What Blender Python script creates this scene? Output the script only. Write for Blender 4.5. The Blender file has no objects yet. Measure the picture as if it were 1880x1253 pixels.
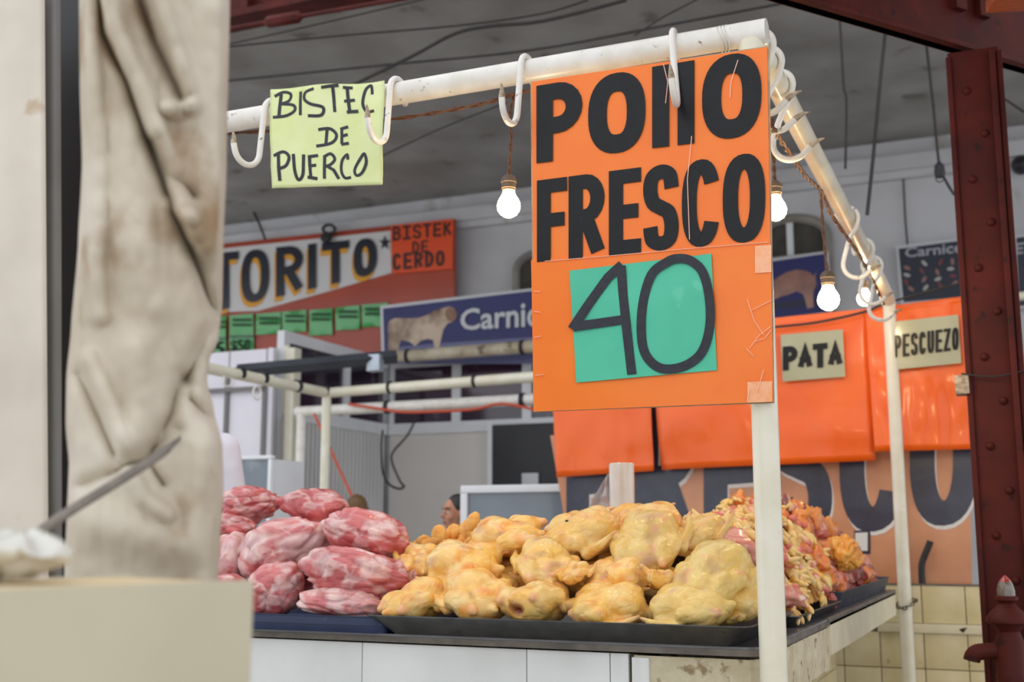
import bpy, bmesh, math, random
from mathutils import Vector, Matrix, Euler, noise

SC = bpy.context.scene
COL = SC.collection
# ---------------------------------------------------------------- camera, world, exposure
FPX = 2147.0
PITCH = math.atan(354.0/FPX)
YAW = math.radians(23.3637)
CAM = Vector((0.5737, -2.8075, 1.25))
cd = bpy.data.cameras.new('camera'); cam = bpy.data.objects.new('camera', cd); COL.objects.link(cam)
cam.location = CAM; cam.rotation_euler = (math.pi/2+PITCH, 0, YAW)
cd.sensor_width = 36.0; cd.lens = FPX*36.0/1880.0
cd.dof.use_dof = True; cd.dof.focus_distance = 2.72; cd.dof.aperture_fstop = 4.0
cd.clip_end = 200
SC.camera = cam
w = bpy.data.worlds.new('world'); SC.world = w; w.use_nodes = True
w.node_tree.nodes['Background'].inputs[0].default_value = (0.93, 0.96, 1.0, 1)
w.node_tree.nodes['Background'].inputs[1].default_value = 1.0
vs = SC.view_settings
vs.view_transform = 'Standard'; vs.look = 'None'; vs.exposure = 0.45; vs.gamma = 1.0; vs.use_curve_mapping = False

_f = Vector((-math.sin(YAW), math.cos(YAW), 0)); RGT = Vector((math.cos(YAW), math.sin(YAW), 0)); UPV = Vector((0,0,1))
_F = _f*math.cos(PITCH)+UPV*math.sin(PITCH); _U = -_f*math.sin(PITCH)+UPV*math.cos(PITCH)
HEAD = _f
def P(x, y, X=None, Y=None, Z=None, D=None):
    """a point of the place, read off the photograph and put on the plane it lies in"""
    r = RGT*(x-940)+_U*(626.5-y)+_F*FPX
    if X is not None: k = (X-CAM.x)/r.x
    elif Y is not None: k = (Y-CAM.y)/r.y
    elif Z is not None: k = (Z-CAM.z)/r.z
    else: k = D/FPX
    return CAM+r*k
def PV(x, y, a, b):
    """point on the vertical plane through plan points a and b"""
    a = Vector((a[0],a[1],0)); b = Vector((b[0],b[1],0)); d = b-a; n = Vector((-d.y,d.x,0))
    r = RGT*(x-940)+_U*(626.5-y)+_F*FPX
    return CAM+r*((a-Vector((CAM.x,CAM.y,0))).dot(n)/r.dot(n))
def lin(c): 
    c = c/255.0
    return c/12.92 if c <= 0.04045 else ((c+0.055)/1.055)**2.4
def S(r, g, b): return (lin(r), lin(g), lin(b), 1.0)
def lerp(a, b, t): return a+(b-a)*t

# ---------------------------------------------------------------- materials
MATS = {}
def mat(name, c1, c2=None, scale=8.0, rough=0.5, metal=0.0, bump=0.0, bscale=60.0, c3=None, s3=25.0, t3=0.62, coat=0.0,
        sss=0.0, sssr=(0.02,0.008,0.004), stretch=None, detail=4.0, attr=None, emit=None, estr=0.0, spec=0.5, contrast=(0.35,0.65), alpha=1.0, trans=0.0, bdist=0.002, vor=0.0, vscale=300.0):
    if name in MATS: return MATS[name]
    m = bpy.data.materials.new(name); m.use_nodes = True; MATS[name] = m
    nt = m.node_tree; N = nt.nodes; L = nt.links; b = N['Principled BSDF']
    b.inputs['Roughness'].default_value = rough; b.inputs['Metallic'].default_value = metal
    b.inputs['Specular IOR Level'].default_value = spec
    b.inputs['Coat Weight'].default_value = coat; b.inputs['Coat Roughness'].default_value = 0.12
    b.inputs['Alpha'].default_value = alpha; b.inputs['Transmission Weight'].default_value = trans
    if sss:
        b.inputs['Subsurface Weight'].default_value = sss; b.inputs['Subsurface Radius'].default_value = (1,0.45,0.25); b.inputs['Subsurface Scale'].default_value = 0.012
    tc = N.new('ShaderNodeTexCoord'); co = tc.outputs['Object']
    if stretch:
        mp = N.new('ShaderNodeMapping'); mp.inputs['Scale'].default_value = stretch; L.new(co, mp.inputs[0]); co = mp.outputs[0]
    col = None
    def nz(sc, d=detail):
        n = N.new('ShaderNodeTexNoise'); n.inputs['Scale'].default_value = sc; n.inputs['Detail'].default_value = d; L.new(co, n.inputs['Vector']); return n.outputs[0]
    def ramp(src, lo, hi):
        r = N.new('ShaderNodeMapRange'); r.inputs[1].default_value = lo; r.inputs[2].default_value = hi; L.new(src, r.inputs[0]); return r.outputs[0]
    def mix(f, a, c):
        x = N.new('ShaderNodeMix'); x.data_type = 'RGBA'
        if isinstance(f, float): x.inputs[0].default_value = f
        else: L.new(f, x.inputs[0])
        for sock, v in ((6,a),(7,c)):
            if isinstance(v, tuple): x.inputs[sock].default_value = v
            else: L.new(v, x.inputs[sock])
        return x.outputs[2]
    col = c1
    if attr:
        at = N.new('ShaderNodeAttribute'); at.attribute_name = attr; col = at.outputs[0]
        if c2: 
            x = N.new('ShaderNodeMix'); x.data_type='RGBA'; x.blend_type='MULTIPLY'; x.inputs[0].default_value = 1.0
            L.new(col, x.inputs[6]); L.new(mix(ramp(nz(scale),*contrast), c1, c2), x.inputs[7]); col = x.outputs[2]
    elif c2: col = mix(ramp(nz(scale), *contrast), c1, c2)
    if c3: col = mix(ramp(nz(s3, 6.0), t3, t3+0.08), col, c3)
    if isinstance(col, tuple): b.inputs['Base Color'].default_value = col
    else: L.new(col, b.inputs['Base Color'])
    if bump or vor:
        hgt = None
        if bump: hgt = nz(bscale, 5.0)
        bp = N.new('ShaderNodeBump'); bp.inputs['Distance'].default_value = bdist; bp.inputs['Strength'].default_value = bump or vor
        if vor:
            v = N.new('ShaderNodeTexVoronoi'); v.inputs['Scale'].default_value = vscale; L.new(co, v.inputs['Vector'])
            if hgt:
                a = N.new('ShaderNodeMath'); a.operation='MULTIPLY_ADD'; a.inputs[1].default_value = -vor; L.new(v.outputs[0], a.inputs[0]); L.new(hgt, a.inputs[2]); hgt = a.outputs[0]
            else: hgt = v.outputs[0]
        L.new(hgt, bp.inputs['Height']); L.new(bp.outputs[0], b.inputs['Normal'])
    if emit:
        b.inputs['Emission Color'].default_value = emit; b.inputs['Emission Strength'].default_value = estr
    return m

# ---------------------------------------------------------------- mesh builder
class MB:
    def __init__(s): s.v = []; s.f = []
    def add(s, vs, fs):
        k = len(s.v); s.v += [Vector(v) for v in vs]; s.f += [tuple(i+k for i in f) for f in fs]; return s
    def obox(s, c, ax, ay, az, bevel=0.0):
        c = Vector(c)
        vs = [c+ax*i+ay*j+az*k for k in (-1,1) for j in (-1,1) for i in (-1,1)]
        fs = [(0,2,3,1),(4,5,7,6),(0,1,5,4),(2,6,7,3),(0,4,6,2),(1,3,7,5)]
        if ax.cross(ay).dot(az) < 0: fs = [f[::-1] for f in fs]
        if bevel:
            bm = bmesh.new(); bv = [bm.verts.new(v) for v in vs]
            for f in fs: bm.faces.new([bv[i] for i in f])
            bmesh.ops.bevel(bm, geom=list(bm.edges), offset=bevel, segments=2, affect='EDGES', profile=0.6)
            bm.verts.index_update()
            s.add([v.co.copy() for v in bm.verts], [tuple(v.index for v in f.verts) for f in bm.faces]); bm.free(); return s
        return s.add(vs, fs)
    def box(s, lo, hi, bevel=0.0):
        lo = Vector(lo); hi = Vector(hi); h = (hi-lo)/2
        return s.obox((lo+hi)/2, Vector((h.x,0,0)), Vector((0,h.y,0)), Vector((0,0,h.z)), bevel)
    def tube(s, pts, r, n=10, closed=False, caps=True):
        pts = [Vector(p) for p in pts]; m = len(pts)
        rs = r if isinstance(r, (list,tuple)) else [r]*m
        tans = []
        for i in range(m):
            a = pts[(i-1)%m] if (closed or i>0) else pts[i]; b = pts[(i+1)%m] if (closed or i<m-1) else pts[i]
            t = (b-a); tans.append(t.normalized() if t.length>1e-9 else Vector((0,0,1)))
        up = Vector((0,0,1)) if abs(tans[0].z) < 0.9 else Vector((1,0,0))
        nrm = (up-tans[0]*up.dot(tans[0])).normalized()
        vs = []
        for i in range(m):
            t = tans[i]; nrm = (nrm-t*nrm.dot(t))
            nrm = nrm.normalized() if nrm.length>1e-6 else t.orthogonal().normalized()
            bn = t.cross(nrm)
            for k in range(n):
                a = 2*math.pi*k/n; vs.append(pts[i]+(nrm*math.cos(a)+bn*math.sin(a))*rs[i])
        fs = []
        for i in range(m if closed else m-1):
            j = (i+1)%m
            for k in range(n):
                l = (k+1)%n; fs.append((i*n+k, i*n+l, j*n+l, j*n+k))
        if caps and not closed:
            fs.append(tuple(range(n-1,-1,-1))); fs.append(tuple((m-1)*n+k for k in range(n)))
        return s.add(vs, fs)
    def lathe(s, prof, o, ax=Vector((0,0,1)), n=24):
        o = Vector(o); ax = ax.normalized(); e1 = ax.orthogonal().normalized(); e2 = ax.cross(e1)
        vs = []; fs = []; m = len(prof)
        for r, z in prof:
            for k in range(n):
                a = 2*math.pi*k/n; vs.append(o+ax*z+(e1*math.cos(a)+e2*math.sin(a))*max(r,1e-5))
        for i in range(m-1):
            for k in range(n):
                l = (k+1)%n; fs.append((i*n+k, i*n+l, (i+1)*n+l, (i+1)*n+k))
        fs.append(tuple(range(n-1,-1,-1))); fs.append(tuple((m-1)*n+k for k in range(n)))
        return s.add(vs, fs)
    def ell(s, c, rx, ry, rz, rot=None, n=16):
        vs = []; fs = []; h = n//2; c = Vector(c)
        for i in range(h+1):
            th = math.pi*i/h
            for k in range(n):
                a = 2*math.pi*k/n; v = Vector((rx*math.sin(th)*math.cos(a), ry*math.sin(th)*math.sin(a), rz*math.cos(th)))
                if i in (0,h): v += Vector((1e-5*math.cos(a),1e-5*math.sin(a),0))
                if rot is not None: v = rot@v
                vs.append(c+v)
        for i in range(h):
            for k in range(n):
                l = (k+1)%n; fs.append((i*n+k,(i+1)*n+k,(i+1)*n+l,i*n+l))
        fs.append(tuple(range(n))); fs.append(tuple(h*n+k for k in range(n-1,-1,-1)))
        return s.add(vs, fs)
    def cap(s, p0, r0, p1, r1, n=12):
        p0 = Vector(p0); p1 = Vector(p1); d = p1-p0; L = d.length or 1e-6; t = d/L
        ring = []
        for k in range(4): a = -math.pi/2+k*math.pi/8; ring.append((p0+t*math.sin(a)*r0, r0*math.cos(a)+1e-5))
        ring.append((p0, r0)); ring.append((p1, r1))
        for k in range(1,5): a = k*math.pi/8; ring.append((p1+t*math.sin(a)*r1, r1*math.cos(a)+1e-5))
        return s.tube([q for q,_ in ring], [r for _,r in ring], n)
    def prism(s, poly, off):
        n = len(poly); poly = [Vector(p) for p in poly]; off = Vector(off)
        vs = poly+[p+off for p in poly]
        fs = [tuple(range(n-1,-1,-1)), tuple(range(n,2*n))]+[(i,(i+1)%n,n+(i+1)%n,n+i) for i in range(n)]
        return s.add(vs, fs)
    def grid(s, nu, nv, fn, closed_u=False):
        vs = [fn(i/(nu-1) if not closed_u else i/nu, j/(nv-1)) for j in range(nv) for i in range(nu)]
        fs = []
        for j in range(nv-1):
            for i in range(nu if closed_u else nu-1):
                k = (i+1)%nu; fs.append((j*nu+i, j*nu+k, (j+1)*nu+k, (j+1)*nu+i))
        return s.add(vs, fs)

ORG = {}
def _mesh(name, mb, m, org, smooth=35):
    me = bpy.data.meshes.new(name)
    me.from_pydata([v-org for v in mb.v], [], mb.f); 
    bm = bmesh.new(); bm.from_mesh(me); bmesh.ops.recalc_face_normals(bm, faces=list(bm.faces)); bm.to_mesh(me); bm.free()
    if smooth:
        me.shade_smooth(); me.set_sharp_from_angle(angle=math.radians(smooth))
    me.materials.append(m); return me
def props(o, label=None, cat=None, group=None, kind=None):
    if label: o['label'] = label
    if cat: o['category'] = cat
    if group: o['group'] = group
    if kind: o['kind'] = kind
    return o
def thing(name, label, cat, loc=(0,0,0), group=None, kind=None):
    o = bpy.data.objects.new(name, None); COL.objects.link(o); o.location = loc; o.empty_display_size = 0.05
    ORG[o.name] = Vector(loc); return props(o, label, cat, group, kind)
def part(name, mb, m, parent, label=None, smooth=35, kind=None):
    org = ORG[parent.name]
    o = bpy.data.objects.new(name, _mesh(name, mb, m, org, smooth)); COL.objects.link(o); o.parent = parent
    ORG[o.name] = org; return props(o, label, None, None, kind)
def single(name, mb, m, label, cat, group=None, kind=None, smooth=35):
    xs = [v.x for v in mb.v]; ys = [v.y for v in mb.v]; zs = [v.z for v in mb.v]
    org = Vector(((min(xs)+max(xs))/2, (min(ys)+max(ys))/2, min(zs)))
    o = bpy.data.objects.new(name, _mesh(name, mb, m, org, smooth)); COL.objects.link(o); o.location = org
    ORG[o.name] = org; return props(o, label, cat, group, kind)
def spline(pts, n=6, closed=False):
    pts = [Vector(p) for p in pts]; out = []; m = len(pts)
    for i in range(m if closed else m-1):
        g = (lambda k: pts[k%m]) if closed else (lambda k: pts[min(max(k,0),m-1)])
        p0,p1,p2,p3 = g(i-1),g(i),g(i+1),g(i+2)
        for k in range(n):
            t = k/n; out.append(0.5*((2*p1)+(p2-p0)*t+(2*p0-5*p1+4*p2-p3)*t*t+(3*p1-p0-3*p2+p3)*t**3))
    if not closed: out.append(pts[-1].copy())
    return out
def remesh(mb, voxel=0.005, smooth=4, fac=0.5):
    """fuse overlapping shapes into one continuous skin; returns (verts, faces)"""
    me = bpy.data.meshes.new('tmp'); me.from_pydata(mb.v, [], mb.f); me.update()
    bm = bmesh.new(); bm.from_mesh(me); bmesh.ops.recalc_face_normals(bm, faces=list(bm.faces)); bm.to_mesh(me); bm.free()
    o = bpy.data.objects.new('tmp', me); COL.objects.link(o)
    r = o.modifiers.new('r','REMESH'); r.mode = 'VOXEL'; r.voxel_size = voxel
    if smooth:
        sm = o.modifiers.new('s','SMOOTH'); sm.factor = fac; sm.iterations = smooth
    dg = bpy.context.evaluated_depsgraph_get(); ev = o.evaluated_get(dg); em = ev.to_mesh()
    vs = [v.co.copy() for v in em.vertices]; fs = [tuple(p.vertices) for p in em.polygons]
    ev.to_mesh_clear(); bpy.data.objects.remove(o); bpy.data.meshes.remove(me)
    return vs, fs
def fbm(v, o=4):
    return noise.fractal(v, 1.0, 2.0, o)

# ---------------------------------------------------------------- lettering
def arc(cx, cy, rx, ry, a0, a1, n=14, e=1.0):
    out = []
    for i in range(n+1):
        a = math.radians(a0+(a1-a0)*i/n); c, s_ = math.cos(a), math.sin(a)
        out.append((cx+rx*math.copysign(abs(c)**e, c), cy-ry*math.copysign(abs(s_)**e, s_)))
    return out
def _sp(pts, n=5): return [(p.x,p.y) for p in spline([(a,b,0) for a,b in pts], n)]
def bowl(y0, y1, w=1.0, st=0.45): return [(0,y0),(st*w,y0)]+arc(st*w,(y0+y1)/2,(1-st)*w,(y1-y0)/2,90,-90,10)[1:-1]+[(st*w,y1),(0,y1)]
def glyph(c):
    E = 0.82
    G = {
     'O': [(1, arc(.5,.5,.5,.5,0,360,36,E)[:-1])], '0': [(1, arc(.5,.5,.5,.5,0,360,36,E)[:-1])],
     'C': [(0, arc(.5,.5,.5,.5,28,332,30,E))],
     'S': [(0, _sp([(1,.24),(.9,.06),(.5,0),(.1,.07),(0,.25),(.14,.42),(.5,.5),(.86,.58),(1,.76),(.9,.94),(.5,1),(.1,.94),(0,.76)]))],
     'P': [(0,[(0,1),(0,0)]),(0,bowl(0,.55))], 'R': [(0,[(0,1),(0,0)]),(0,bowl(0,.5)),(0,[(.45,.5),(1,1)])],
     'B': [(0,[(0,1),(0,0)]),(0,bowl(0,.47,.9)),(0,bowl(.47,1))], 'D': [(0,[(0,1),(0,0)]),(0,bowl(0,1,1,.3))],
     'E': [(0,[(0,0),(0,1)]),(0,[(0,0),(1,0)]),(0,[(0,.5),(.85,.5)]),(0,[(0,1),(1,1)])],
     'F': [(0,[(0,0),(0,1)]),(0,[(0,0),(1,0)]),(0,[(0,.5),(.85,.5)])],
     'l': [(0,[(.5,0),(.5,1)])], 'I': [(0,[(.5,0),(.5,1)])],
     'i': [(0,[(.5,0),(.5,1)]),(0,[(0,0),(1,0)]),(0,[(0,1),(1,1)])],
     'T': [(0,[(.5,0),(.5,1)]),(0,[(0,0),(1,0)])], 'A': [(0,[(0,1),(.5,0),(1,1)]),(0,[(.2,.66),(.8,.66)])],
     'U': [(0,[(0,0),(0,.7)]+arc(.5,.7,.5,.3,180,360,12)[1:]+[(1,0)])], 'Z': [(0,[(0,0),(1,0),(0,1),(1,1)])],
     'K': [(0,[(0,0),(0,1)]),(0,[(1,0),(0,.55)]),(0,[(.25,.42),(1,1)])],
    }
    return G[c]
def ribbon(pts, closed, T):
    n = len(pts); L = []; R = []
    for i in range(n):
        p = Vector(pts[i])
        a = Vector(pts[(i-1)%n]) if (closed or i>0) else None; b = Vector(pts[(i+1)%n]) if (closed or i<n-1) else None
        d1 = (p-a).normalized() if a is not None and (p-a).length>1e-6 else None; d2 = (b-p).normalized() if b is not None and (b-p).length>1e-6 else None
        if d1 is None: d1 = d2
        if d2 is None: d2 = d1
        n1 = Vector((-d1.y,d1.x)); n2 = Vector((-d2.y,d2.x)); m = n1+n2
        m = m.normalized() if m.length>1e-4 else n1
        k = T/2/max(m.dot(n1), 0.5)
        L.append(p+m*k); R.append(p-m*k)
    return L, R
LZ = [0]
def stroke_px(mb, pts, closed, T, pm, depth, nd):
    """a stroke of paint: pts in sign coordinates, pm maps them on to the sign"""
    L, R = ribbon([Vector(p) for p in pts], closed, T); n = len(L); LZ[0] = (LZ[0]+1)%5
    off = nd*(depth+0.00012*LZ[0])
    vs = [pm(p.x,p.y)+off for p in L]+[pm(p.x,p.y)+off for p in R]+[pm(p.x,p.y) for p in L]+[pm(p.x,p.y) for p in R]
    fs = []
    for i in range(n if closed else n-1):
        j = (i+1)%n
        fs += [(i,j,n+j,n+i),(i,2*n+i,2*n+j,j),(n+i,n+j,3*n+j,3*n+i)]
    if not closed: fs += [(0,n,3*n,2*n),(n-1,3*n-1,4*n-1,2*n-1)]
    mb.add(vs, fs)
FN = Vector((0,-1,0))
def letter(mb, ch, x0, x1, top, bot, T, pm, depth=0.0008, nd=FN, dx=0, dy=0):
    """top, bot: (xa,ya,xb,yb) lines the letter stands between"""
    ty = lambda x: top[1]+(top[3]-top[1])*(x-top[0])/(top[2]-top[0])
    by = lambda x: bot[1]+(bot[3]-bot[1])*(x-bot[0])/(bot[2]-bot[0])
    W = x1-x0; H = by((x0+x1)/2)-ty((x0+x1)/2); t = T/2
    def q(u, v):
        x = x0+u; f = v/H; return pm(x+dx, ty(x)+(by(x)-ty(x))*f+dy)
    for closed, pts in glyph(ch):
        pp = [Vector((t+(W-T)*a, t+(H-T)*b)) for a,b in pts]
        if not closed and ch not in 'CS':
            for i0,i1 in ((0,1),(-1,-2)):
                d = pp[i0]-pp[i1]
                if d.length > 1e-6:
                    k = T/2 if min(abs(d.x),abs(d.y)) < 1e-4*max(abs(d.x),abs(d.y))+1e-6 else T*0.12
                    pp[i0] = pp[i0]+d.normalized()*k
        stroke_px(mb, pp, closed, T, q, depth, nd)
def word(mb, txt, top, bot, T, pm, gap=0.18, depth=0.0008, nd=FN, dx=0, dy=0):
    x0 = top[0]; x1 = top[2]; wd = [(0.32 if c in 'Il' else (0.5 if c == ' ' else 1.0)) for c in txt]
    u = (x1-x0)/(sum(wd)+gap*(len(txt)-1)); x = x0
    for c, k in zip(txt, wd):
        if c != ' ': letter(mb, c, x, x+u*k, top, bot, T, pm, depth, nd, dx, dy)
        x += u*(k+gap)
_fonts = {}
def print_text(mb, txt, quad, pm, nd=FN, depth=0.001, bold=0.0):
    """printed lettering fitted into a quad TL,TR,BR,BL on a sign"""
    c = bpy.data.curves.new('t','FONT'); c.body = txt; c.offset = bold; c.resolution_u = 3
    o = bpy.data.objects.new('t', c); COL.objects.link(o)
    ev = o.evaluated_get(bpy.context.evaluated_depsgraph_get()); me = ev.to_mesh()
    vs = [v.co.copy() for v in me.vertices]; fs = [tuple(p.vertices) for p in me.polygons]; ev.to_mesh_clear()
    bpy.data.objects.remove(o); bpy.data.curves.remove(c)
    xa = min(v.x for v in vs); xb = max(v.x for v in vs); ya = min(v.y for v in vs); yb = max(v.y for v in vs)
    out = []
    for v in vs:
        s_ = (v.x-xa)/(xb-xa); t = (yb-v.y)/(yb-ya)
        x = lerp(lerp(quad[0][0],quad[1][0],s_), lerp(quad[3][0],quad[2][0],s_), t); y = lerp(lerp(quad[0][1],quad[1][1],s_), lerp(quad[3][1],quad[2][1],s_), t)
        out.append(pm(x,y)+nd*depth)
    mb.add(out, fs)
def onY(Y): return lambda x, y: P(x, y, Y=Y)
def board(quad, Y, thick, wav=0.0, nu=2, nv=2, seed=0, curl=None):
    """a sheet or panel hanging in the plane Y, front at Y, with thickness"""
    mb = MB(); pts = [P(x,y,Y=Y) for x,y in quad]
    if wav == 0 and curl is None: return mb.prism(pts, (0,thick,0))
    def f(s_, t):
        p = pts[0].lerp(pts[1], s_).lerp(pts[3].lerp(pts[2], s_), t)
        d = wav*noise.noise(Vector((s_*3+seed, t*3, seed*1.7)))+0.4*wav*noise.noise(Vector((s_*8+seed, t*7, 3.1)))
        if curl: d += curl(s_, t)
        return p+Vector((0,d,0))
    mb.grid(nu, nv, f); n = len(mb.v)
    k = nu*nv; back = [v+Vector((0,thick,0)) for v in mb.v]
    fr = list(mb.f); mb.v += back; mb.f += [tuple(i+k for i in q[::-1]) for q in fr]
    edge = [i for i in range(nu)]+[j*nu+nu-1 for j in range(1,nv)]+[(nv-1)*nu+i for i in range(nu-2,-1,-1)]+[j*nu for j in range(nv-2,0,-1)]
    for i in range(len(edge)):
        a = edge[i]; b = edge[(i+1)%len(edge)]; mb.f.append((a,b,b+k,a+k))
    return mb
# ================================================================ materials of the place
M_ceil = mat('ceiling_paint', S(164,163,161), S(136,134,131), 1.2, 0.9, bump=0.1, bscale=20, c3=S(116,111,106), s3=2.5, t3=0.62)
M_wall = mat('wall_paint', S(205,206,210), S(188,188,190), 1.0, 0.85, bump=0.1, bscale=25, c3=S(165,160,152), s3=1.6, t3=0.63)
M_floor = mat('floor_concrete', S(176,170,162), S(150,144,136), 3, 0.6, bump=0.2, bscale=40)
M_beige = mat('beige_plaster', S(222,212,198), S(206,196,182), 5, 0.85, bump=0.25, bscale=40, c3=S(190,170,145), s3=9, t3=0.66)
M_black = mat('black_paint', S(22,23,27), S(32,33,38), 5, 0.5)
M_maroon = mat('maroon_paint', S(86,25,16), S(66,18,13), 6, 0.62, bump=0.25, bscale=30, c3=S(46,18,13), s3=18, t3=0.62, spec=0.25)
M_timber = mat('orange_timber', S(168,82,36), S(140,62,26), 10, 0.6, stretch=(1,8,8))
M_cream = mat('cream_pipe_paint', S(236,232,214), S(226,220,196), 9, 0.32, bump=0.06, bscale=30, c3=S(160,140,110), s3=38, t3=0.74, coat=0.25)
M_white = mat('white_enamel', S(240,238,232), S(226,222,212), 14, 0.35, bump=0.08, bscale=60, c3=S(150,130,108), s3=46, t3=0.66, coat=0.2)
M_rust = mat('worn_hook_tip', S(196,178,154), S(140,120,98), 60, 0.45, metal=0.1, bump=0.3, bscale=160)
M_wire = mat('brown_twisted_wire', S(120,78,50), S(86,54,38), 80, 0.6)
M_dwire = mat('dark_wire', S(52,48,46), S(40,38,36), 8, 0.7)
M_alu = mat('white_aluminium', S(232,234,238), S(222,224,228), 3, 0.4)
M_steel = mat('galvanised_steel', S(98,98,98), S(74,75,77), 22, 0.36, metal=0.75, bump=0.05, bscale=70, c3=S(60,58,56), s3=40, t3=0.66)

# ================================================================ the hall
def struct(name, mb, m): return single(name, mb, m, None, None, None, 'structure')
struct('floor', MB().box((-14,-7,-0.1),(7,10.3,0)), M_floor)
struct('wall_back', MB().box((-14,10,0),(7,10.3,5.45)), M_wall)
struct('ceiling', MB().box((-14,4.5,5.45),(7,10.3,5.6)), M_ceil)
cz = P(900,378,Y=9.9).z
mb = MB(); mb.box((-13.8,9.84,cz-0.16),(6.8,10,cz)); mb.box((-13.8,9.9,cz-0.24),(6.8,10,cz-0.16)); mb.box((-13.8,9.9,cz),(6.8,10,cz+0.03))
struct('trim_1', mb, M_wall)
# dark arched openings in the back wall
def arch(name, xl, xr, yt, yb, lab):
    a = P(xl,yb,Y=9.99); b = P(xr,yb,Y=9.99); zt = P((xl+xr)/2,yt,Y=9.99).z; zb = a.z; r = (b.x-a.x)/2; c = (a.x+b.x)/2
    t = thing(name, None, None, (c,9.99,zb), kind='structure')
    hs = min(r*0.6, (zt-zb)*0.5)
    ring = [(a.x,zb)]+[(c-r*math.cos(math.pi*i/12), zt-hs+hs*math.sin(math.pi*i/12)) for i in range(13)]+[(b.x,zb)]
    part('opening', MB().prism([(x,9.965,z) for x,z in ring], (0,0.02,0)), mat('dark_opening', S(84,80,74), S(62,60,56), 4, 0.9), t)
    f = MB(); 
    for (x0,z0),(x1,z1) in zip(ring[:-1], ring[1:]): f.tube([(x0,9.95,z0),(x1,9.95,z1)], 0.05, 6)
    part('frame', f, mat('arch_frame', S(150,146,138), S(128,124,118), 4, 0.8), t)
    g = MB(); g.box((c-0.05,9.94,zb),(c+0.02,9.97,zt-0.05)); part('mullion', g, M_alu, t)
    h = MB(); zc = lerp(zb,zt,0.62); h.box((a.x,9.935,zc-0.05),(b.x,9.97,zc+0.03)); part('transom', h, MATS['arch_frame'], t)
arch('window_1', 1395, 1528, 402, 600, '')
arch('window_2', 950, 1040, 465, 700, '')

# ---- ceiling wires and cables
def wire(label, pts, r, m=None, Y=None, group=None, name='ceiling_wire', cat='wire', **k):
    q = [P(x,y,Y=Y) if Y is not None else P(x,y,**k) for x,y in pts]
    return single(name, MB().tube(spline(q,5), r, 6), m or M_dwire, label, cat, group)
wire('straight dark wire under the grey ceiling just above the front rail', [(380,152),(700,120),(975,92),(1230,45),(1500,-6)], 0.010, Y=4.2)
wire('thick sagging black cable crossing the grey ceiling diagonally', [(640,160),(755,104),(835,62),(900,48),(1000,38),(1150,0)], 0.014, Y=4.2)
wire('thin wire high on the ceiling running beside the maroon roof rail', [(380,90),(620,66),(830,48),(990,26),(1080,0)], 0.008, Y=4.2)
wire('faint wire slanting up under the maroon roof rail', [(380,90),(560,50),(790,-4)], 0.006, Y=4.2)
wire('thin slanting wire behind the left hanging bulb', [(690,292),(800,240),(930,188)], 0.007, Y=4.2)
wire('thin ceiling wire rising behind the top of the front rail', [(1165,65),(1220,30),(1290,-6)], 0.007, Y=4.2)
wire('short kinked dark rod hanging over the red board', [(398,362),(447,368),(470,398),(487,440)], 0.018, Y=9.6)
wire('thin drooping wire hanging left of the long black one', [(1540,5),(1545,90),(1549,160),(1554,190),(1552,310)], 0.008, Y=4.2)
wire('long dark wire hanging from the maroon beam to the wall', [(1627,45),(1615,160),(1604,280),(1592,395)], 0.011, Y=4.2)
wire('thin looping wire hanging left of the maroon column', [(1699,66),(1705,120),(1714,200),(1724,300),(1735,330),(1752,358)], 0.009, Y=5.0)
wire('faint wire crossing the ceiling right of the column', [(1845,182),(1890,212)], 0.008, Y=4.2)
wire('dark conduit line running down the pale wall', [(1657,300),(1662,400),(1668,470)], 0.010, Y=9.95)
t = thing('lamp_holder', 'small black lamp holder dangling on a wire beside the maroon column', 'lamp holder', P(1725,325,Y=5.0))
part('socket', MB().lathe([(0.012,0.05),(0.03,0.03),(0.035,-0.02),(0.03,-0.05)], P(1725,312,Y=5.0)), M_black, t)
part('loop', MB().tube([P(1725,322,Y=5.0)+Vector((0.025*math.cos(a),0,0.025*math.sin(a)-0.02)) for a in [i*math.pi/6 for i in range(12)]], 0.004, 6, True), M_dwire, t)

# ---- maroon roof steel
t = thing('roof_beam', 'dark maroon steel roof beam at the top left above the wires', 'beam', P(560,20,Y=4.0))
a = P(380,50,Y=4.0); b = P(700,-2,Y=4.0); 
part('flange', MB().box((a.x-2,3.92,a.z),(b.x+4,4.16,a.z+0.05)), M_maroon, t)
part('web', MB().box((a.x-2,4.02,a.z+0.05),(b.x+4,4.06,a.z+0.7)), M_maroon, t)
part('stiffener', MB().box((a.x+0.35,3.94,a.z+0.05),(a.x+0.41,4.02,a.z+0.7)), M_maroon, t)
t = thing('tie_rod', 'thin maroon tie rod with a turnbuckle below the roof beam', 'rod', P(540,42,Y=3.7))
a = P(380,60,Y=3.7); b = P(760,-6,Y=3.7)
part('rod', MB().tube([a,b], 0.016, 8), M_maroon, t)
c = P(520,36,Y=3.7); part('turnbuckle', MB().tube([c-(b-a)*0.09,c-(b-a)*0.07,c+(b-a)*0.07,c+(b-a)*0.09],[0.02,0.045,0.045,0.02],8), M_maroon, t)

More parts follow.
